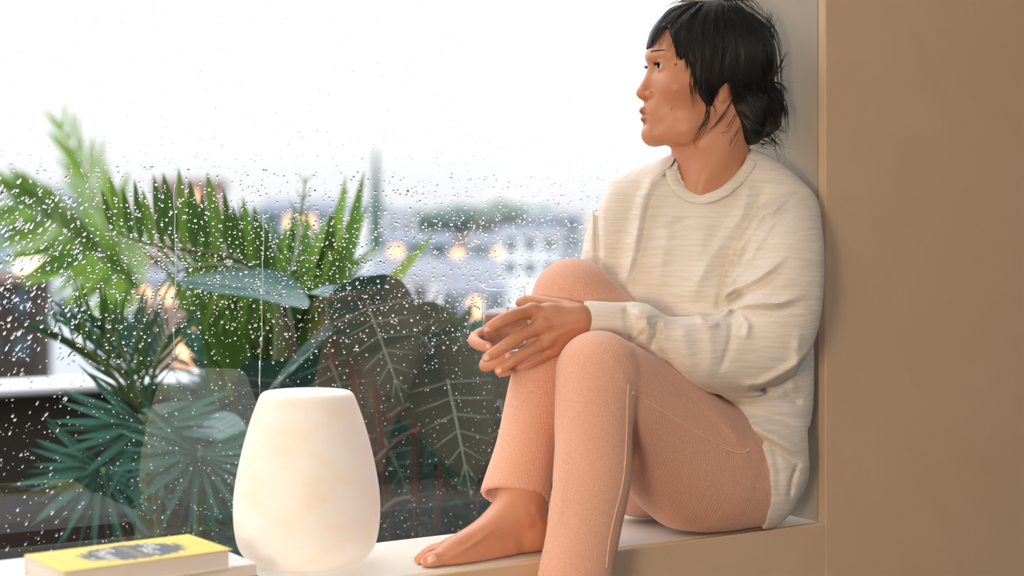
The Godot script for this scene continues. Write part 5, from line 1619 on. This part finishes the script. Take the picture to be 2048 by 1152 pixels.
func build_city() -> void:
	plain("hillside", Color(0.42, 0.46, 0.45), 0.9)  # hill, trees and houses paled towards grey-blue: haze put into the colours
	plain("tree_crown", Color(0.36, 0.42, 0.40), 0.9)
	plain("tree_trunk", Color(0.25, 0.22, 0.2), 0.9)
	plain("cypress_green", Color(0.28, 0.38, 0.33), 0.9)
	plain("roof_grey", Color(0.42, 0.45, 0.50), 0.8)
	plain("roof_brown", Color(0.35, 0.27, 0.23), 0.8)
	for w in [["wall_white", Color(0.86, 0.87, 0.90)], ["wall_blue", Color(0.55, 0.62, 0.68)], ["wall_pink", Color(0.72, 0.60, 0.56)], ["wall_grey", Color(0.60, 0.63, 0.67)], ["wall_dark", Color(0.20, 0.15, 0.12)]]:
		plain(w[0], w[1], 0.85)
	plain("dark_window", Color(0.25, 0.29, 0.34), 0.2)
	for g in [["lit_window", Color(1.0, 0.66, 0.38), 2.2], ["bright_window", Color(1.0, 0.85, 0.62), 6.0]]:
		var m := plain(g[0], Color(1, 0.85, 0.7), 0.5)
		m.emission_enabled = true
		m.emission = g[1]
		m.emission_energy_multiplier = g[2]
	# the hillside: it falls away from the terrace and rises again towards the skyline
	var st := begin()
	st.set_smooth_group(1)
	var rows := []
	var away := Vector3(0.534, 0, -0.845)
	var across := Vector3(0.845, 0, 0.534)
	for i in 31:
		var d := 8.0 + 0.35 * i * i
		var row := []
		for k in 31:
			var x := (k - 15.0) / 15.0 * (12.0 + d * 0.9)
			var p := Vector3(-1.9, 0, 2.0) + away * d + across * x
			p.y = ground_height(d, x)
			row.append(p)
		rows.append(row)
	for i in 30:
		for k in 30:
			face(st, rows[i][k], rows[i][k + 1], rows[i + 1][k + 1], rows[i + 1][k])
	st.generate_normals()
	struct("ground_hillside", st.commit(), M.hillside, "grey-green hillside below the terrace, with the city on it")
	# houses: foot of the facade's middle, width, height, wall, roof, windows across and up, which of them are lit
	for h in [
			[Vector3(4.894, -1.7598, -24.3662), 1.0, 1.5, "wall_dark", "roof_brown", 2, 2, [], "dark brown house at the left edge, nearest of the houses"],
			[Vector3(10.8684, -2.2043, -43.0676), 2.2, 2.4, "wall_white", "roof_grey", 2, 2, [0], "white house with one dazzling window behind the dark house"],
			[Vector3(14.4406, -2.2963, -49.0908), 3.0, 1.7, "wall_pink", "roof_brown", 3, 1, [0, 1], "pinkish house with two glowing windows side by side"],
			[Vector3(11.4825, -2.2837, -36.7641), 2.0, 1.6, "wall_grey", "roof_grey", 3, 2, [1, 2], "grey house with small yellow windows lit upstairs"],
			[Vector3(8.8223, -2.2995, -26.6151), 1.8, 1.2, "wall_pink", "roof_brown", 3, 1, [1], "low pink house with an orange window just over the parapet"],
			[Vector3(18.928, -3.6805, -55.7185), 4.0, 2.2, "wall_white", "roof_grey", 4, 2, [], "long white house behind the dark palm leaves"],
			[Vector3(27.7744, -0.1884, -109.2793), 6.0, 2.8, "wall_blue", "roof_grey", 4, 2, [1], "blue house high up at the left edge"],
			[Vector3(34.0195, 0.51, -117.162), 5.0, 3.0, "wall_grey", "roof_grey", 4, 2, [3], "grey house on the hill behind the pale palm"],
			[Vector3(51.8694, 1.4624, -141.3697), 6.0, 3.5, "wall_pink", "roof_brown", 4, 2, [2], "pink house behind the upright palm leaflets"],
			[Vector3(56.9212, 0.0656, -126.3454), 6.5, 2.6, "wall_blue", "roof_grey", 4, 1, [1, 2], "blue house with a wide glowing window on the hill"],
			[Vector3(56.6225, 0.0973, -114.7036), 4.5, 2.4, "wall_white", "roof_grey", 3, 1, [1], "white house left of the cypress"],
			[Vector3(68.5734, 0.0338, -130.8099), 4.0, 2.4, "wall_white", "roof_grey", 3, 1, [0], "white house right of the cypress"],
			[Vector3(38.6659, -1.89, -71.6343), 3.4, 2.0, "wall_grey", "roof_grey", 3, 2, [0, 4], "grey house with two small lit windows"],
			[Vector3(54.612, -1.9789, -94.6794), 3.6, 1.8, "wall_blue", "roof_brown", 3, 1, [1], "blue house with a brown roof and a lit window"],
			[Vector3(50.8316, -1.871, -82.8725), 3.6, 1.9, "wall_grey", "roof_grey", 3, 1, [1], "grey house above her glass"],
			[Vector3(25.157, -2.4583, -45.8654), 4.2, 1.5, "wall_white", "roof_grey", 4, 1, [], "long white house below the hill"],
			[Vector3(22.7362, -2.3852, -39.1143), 1.9, 1.2, "wall_blue", "roof_grey", 3, 1, [1], "small blue house left of her hand"],
			[Vector3(36.1213, -1.49, -56.68), 2.6, 2.0, "wall_white", "roof_grey", 3, 2, [], "white house left of her knee"],
			[Vector3(64.9319, -0.6329, -97.6199), 4.0, 2.4, "wall_grey", "roof_grey", 3, 2, [], "grey house beside her sleeve"]]:
		house(h)
	var n := 0
	for k in [[Vector3(85.5275, 0.3925, -161.4992), 1.7, "leftmost hazy tree on the hill right of the cypress"], [Vector3(102.1954, 0.6465, -186.4542), 2.3, "hazy tree second from the cypress on the skyline"], [Vector3(92.2256, 0.7513, -163.1801), 2.0, "hazy tree over the small lit grey house"], [Vector3(112.1113, 0.9386, -192.0162), 2.6, "broad hazy tree at the middle of the skyline hill"],
			[Vector3(99.1519, 0.8814, -164.7169), 2.2, "hazy tree over the brown-roofed house"], [Vector3(120.8273, 1.2465, -194.7877), 3.0, "tallest hazy tree on the skyline hill"], [Vector3(104.7985, 0.8871, -164.6964), 2.3, "hazy tree above her right knee"], [Vector3(123.6048, 0.7995, -188.2996), 2.6, "hazy tree on the skyline left of her sleeve"], [Vector3(105.8396, 0.51, -156.9399), 2.0, "hazy tree half hidden by her sleeve"],
			[Vector3(58.0682, -1.1256, -92.4945), 1.3, "small hazy tree between the houses over her glass"], [Vector3(56.2811, -1.0633, -100.7226), 1.2, "small hazy tree below the skyline trees"], [Vector3(65.8892, 0.0783, -156.1681), 2.2, "hazy tree left of the wide glowing window"], [Vector3(72.4658, 0.1386, -181.5871), 2.2, "hazy tree behind the upright palm leaflets"]]:
		tree(k[0], k[1], n, k[2])
		n += 1
	var c := thing("cypress", Vector3(25.7223, -0.4424, -51.4233), "slim dark cypress standing against the sky over the city", "tree")
	var prof := [Vector2(0, 0.35)]
	for i in 24:
		var s := i / 23.0
		prof.append(Vector2(0.30 * pow(1.0 - s, 0.7) * (1.0 + 0.12 * sin(i * 2.3)) + 0.004, 0.35 + s * 4.0))
	prof[0] = Vector2(0, 0.35)
	prof.append(Vector2(0, 4.38))
	put("crown", lathed(prof, 14), M.cypress_green, c)
	rod(c, "trunk", [Vector3(0, -0.6, 0), Vector3(0, 0.2, 0), Vector3(0, 0.5, 0)], 0.06, 0.8, M.tree_trunk)


func ground_height(d: float, x: float) -> float:
	var y := -1.2 - 3.4 * smoothstep(8.0, 60.0, d) + 4.6 * smoothstep(70.0, 260.0, d)
	return y + 0.6 * sin(x * 0.03 + d * 0.02) * smoothstep(40.0, 200.0, d)


func house(h: Array) -> void:
	var foot: Vector3 = h[0]
	var w: float = h[1]
	var tall: float = h[2]
	var t := thing("house", foot, h[8], "house", "houses of the city across the valley", -0.56)
	var deep := w * 0.8
	put("wall", box(Vector3(-w / 2, -3.0, -deep), Vector3(w / 2, tall, 0), 0.01), M[h[3]], t)
	var st := begin()
	st.set_smooth_group(-1)
	var e := w * 0.05
	var a := [Vector3(-w / 2 - e, tall, e), Vector3(w / 2 + e, tall, e), Vector3(w / 2 + e, tall, -deep - e), Vector3(-w / 2 - e, tall, -deep - e)]
	var r0 := Vector3(-w / 2 - e, tall + w * 0.16, -deep / 2)
	var r1 := Vector3(w / 2 + e, tall + w * 0.16, -deep / 2)
	face(st, a[0], r0, r1, a[1])
	face(st, a[2], r1, r0, a[3])
	tri(st, a[1], r1, a[2])
	tri(st, a[3], r0, a[0])
	face(st, a[0], a[1], a[2], a[3])
	st.generate_normals()
	put("roof", st.commit(), M[h[4]], t)
	var n: int = h[5]
	var m: int = h[6]
	for j in m:
		for i in n:
			var lit: bool = (j * n + i) in h[7]
			var ww := w / n * 0.26
			var hh := tall / m * 0.26
			var c := Vector3((i + 0.5) / n * w - w / 2, tall * (1.0 - (j + 0.45) / m), 0)
			put("window", box(c - Vector3(ww, hh, 0.03), c + Vector3(ww, hh, 0.03)), (M.bright_window if h[3] == "wall_white" and foot.z > -60 and lit else M.lit_window) if lit else M.dark_window, t)


func tree(at: Vector3, r: float, seed_number: int, label: String) -> void:
	var t := thing("tree", at, label, "tree", "trees on the far hill")
	rod(t, "trunk", [Vector3(0, -3.0, 0), Vector3(0, 0, 0), Vector3(0, r * 0.5, 0)], 0.2, 0.7, M.tree_trunk)
	var n := FastNoiseLite.new()
	n.seed = seed_number
	n.frequency = 0.9
	var st := begin()
	st.set_smooth_group(1)
	var pts := []
	for i in 13:
		var row := []
		for k in 20:
			var d := Vector3(sin(PI * i / 12.0) * cos(TAU * k / 20.0), cos(PI * i / 12.0), sin(PI * i / 12.0) * sin(TAU * k / 20.0))
			row.append(Vector3(0, r * 0.7, 0) + d * r * Vector3(1.0, 0.8, 1.0) * (1.0 + 0.35 * n.get_noise_3dv(d * 2.0)))
		pts.append(row)
	for i in 12:
		for k in 20:
			face(st, pts[i][k], pts[i][(k + 1) % 20], pts[i + 1][(k + 1) % 20], pts[i + 1][k])
	st.generate_normals()
	put("crown", st.commit(), M.tree_crown, t)


func build_rain() -> void:
	var water := plain("rain_water", Color(1, 1, 1, 0.0), 0.0)
	water.refraction_enabled = true
	water.refraction_scale = 0.033
	water.transparency = BaseMaterial3D.TRANSPARENCY_ALPHA
	var rng := RandomNumberGenerator.new()
	rng.seed = 404
	var kinds := []
	for k in 3:
		var prof := []
		for i in 6:
			var a := PI / 2 * i / 5.0
			prof.append(Vector2(cos(a), sin(a) * [0.55, 0.7, 0.45][k]))
		prof[5] = Vector2(0, prof[5].y)
		prof.insert(0, Vector2(0, 0))
		kinds.append(lathed(prof, 10))
	var places := [[], [], []]
	var tries := 0
	while tries < 64000:
		tries += 1
		var x := rng.randf_range(-3.0, 0.0)
		var y := rng.randf_range(-0.05, 1.05)
		# thick in a band across the middle of the pane, thinning upwards and towards the lower left
		var middle := exp(-pow((y - 0.47) / 0.16, 2)) * smoothstep(-2.1, -1.1, x)
		var lower := 0.24 * smoothstep(0.62, 0.45, y)
		var upper := 0.10 * smoothstep(0.45, 0.6, y)
		if rng.randf() > maxf(middle * 0.95, maxf(lower, upper)):
			continue
		var r := 0.0009 + 0.0019 * pow(rng.randf(), 2.0)
		if middle < 0.3 and y < 0.6:
			r *= 0.7
		if y > 0.62:
			r *= 0.55
		var long := 1.0
		var slant := 0.0
		if x < -1.2 and y < 0.6 and rng.randf() < 0.6:
			long = rng.randf_range(1.6, 3.2)
			slant = rng.randf_range(-0.75, -0.4)
		var turn := Basis(Vector3(0, 0, 1), slant)
		var b := Basis(turn * Vector3(r, 0, 0), Vector3(0, 0, -r), turn * Vector3(0, r * long, 0))
		places[rng.randi() % 3].append(Transform3D(b, Vector3(x, y, GLASS_Z - 0.00205)))
	for k in 3:
		var mm := MultiMesh.new()
		mm.transform_format = MultiMesh.TRANSFORM_3D
		mm.mesh = kinds[k]
		mm.instance_count = places[k].size()
		for i in places[k].size():
			mm.set_instance_transform(i, places[k][i])
		var o := MultiMeshInstance3D.new()
		o.name = "raindrops"
		o.multimesh = mm
		o.material_override = water
		o.set_meta("kind", "stuff")
		add_child(o, true)
		tag(o, ["small clear raindrops scattered over the window pane", "rounder clear raindrops beading on the window pane", "flat clear raindrops spread on the window pane"][k], "raindrops")
	for k in 9:
		var x := [-2.18, -2.13, -2.10, -2.03, -1.96, -1.72, -1.6, -1.05, -0.9][k] as float
		var top := rng.randf_range(0.42, 0.62)
		var pts := []
		for i in 14:
			x += rng.randf_range(-0.003, 0.003)
			pts.append(Vector3(x, top - i * rng.randf_range(0.018, 0.026), GLASS_Z - 0.0024))
		var st := begin()
		tube(st, curve(pts, 4), 0.0011, 0.8, 6, 0.4)
		st.generate_normals()
		var o := put("rain_trickle", st.commit(), water)
		tag(o, ["leftmost thin trickle of rainwater at the edge of the pane", "thin trickle of rainwater second from the left edge", "thin trickle of rainwater third from the left edge", "thin trickle of rainwater over the dark brown house", "thin trickle of rainwater left of the pinkish house", "thin trickle of rainwater in front of the low palm", "thin trickle of rainwater left of the upright palm", "thin trickle of rainwater above the lamp's left side", "thin trickle of rainwater above the lamp's right side"][k], "trickle", "trickles of rainwater on the pane")
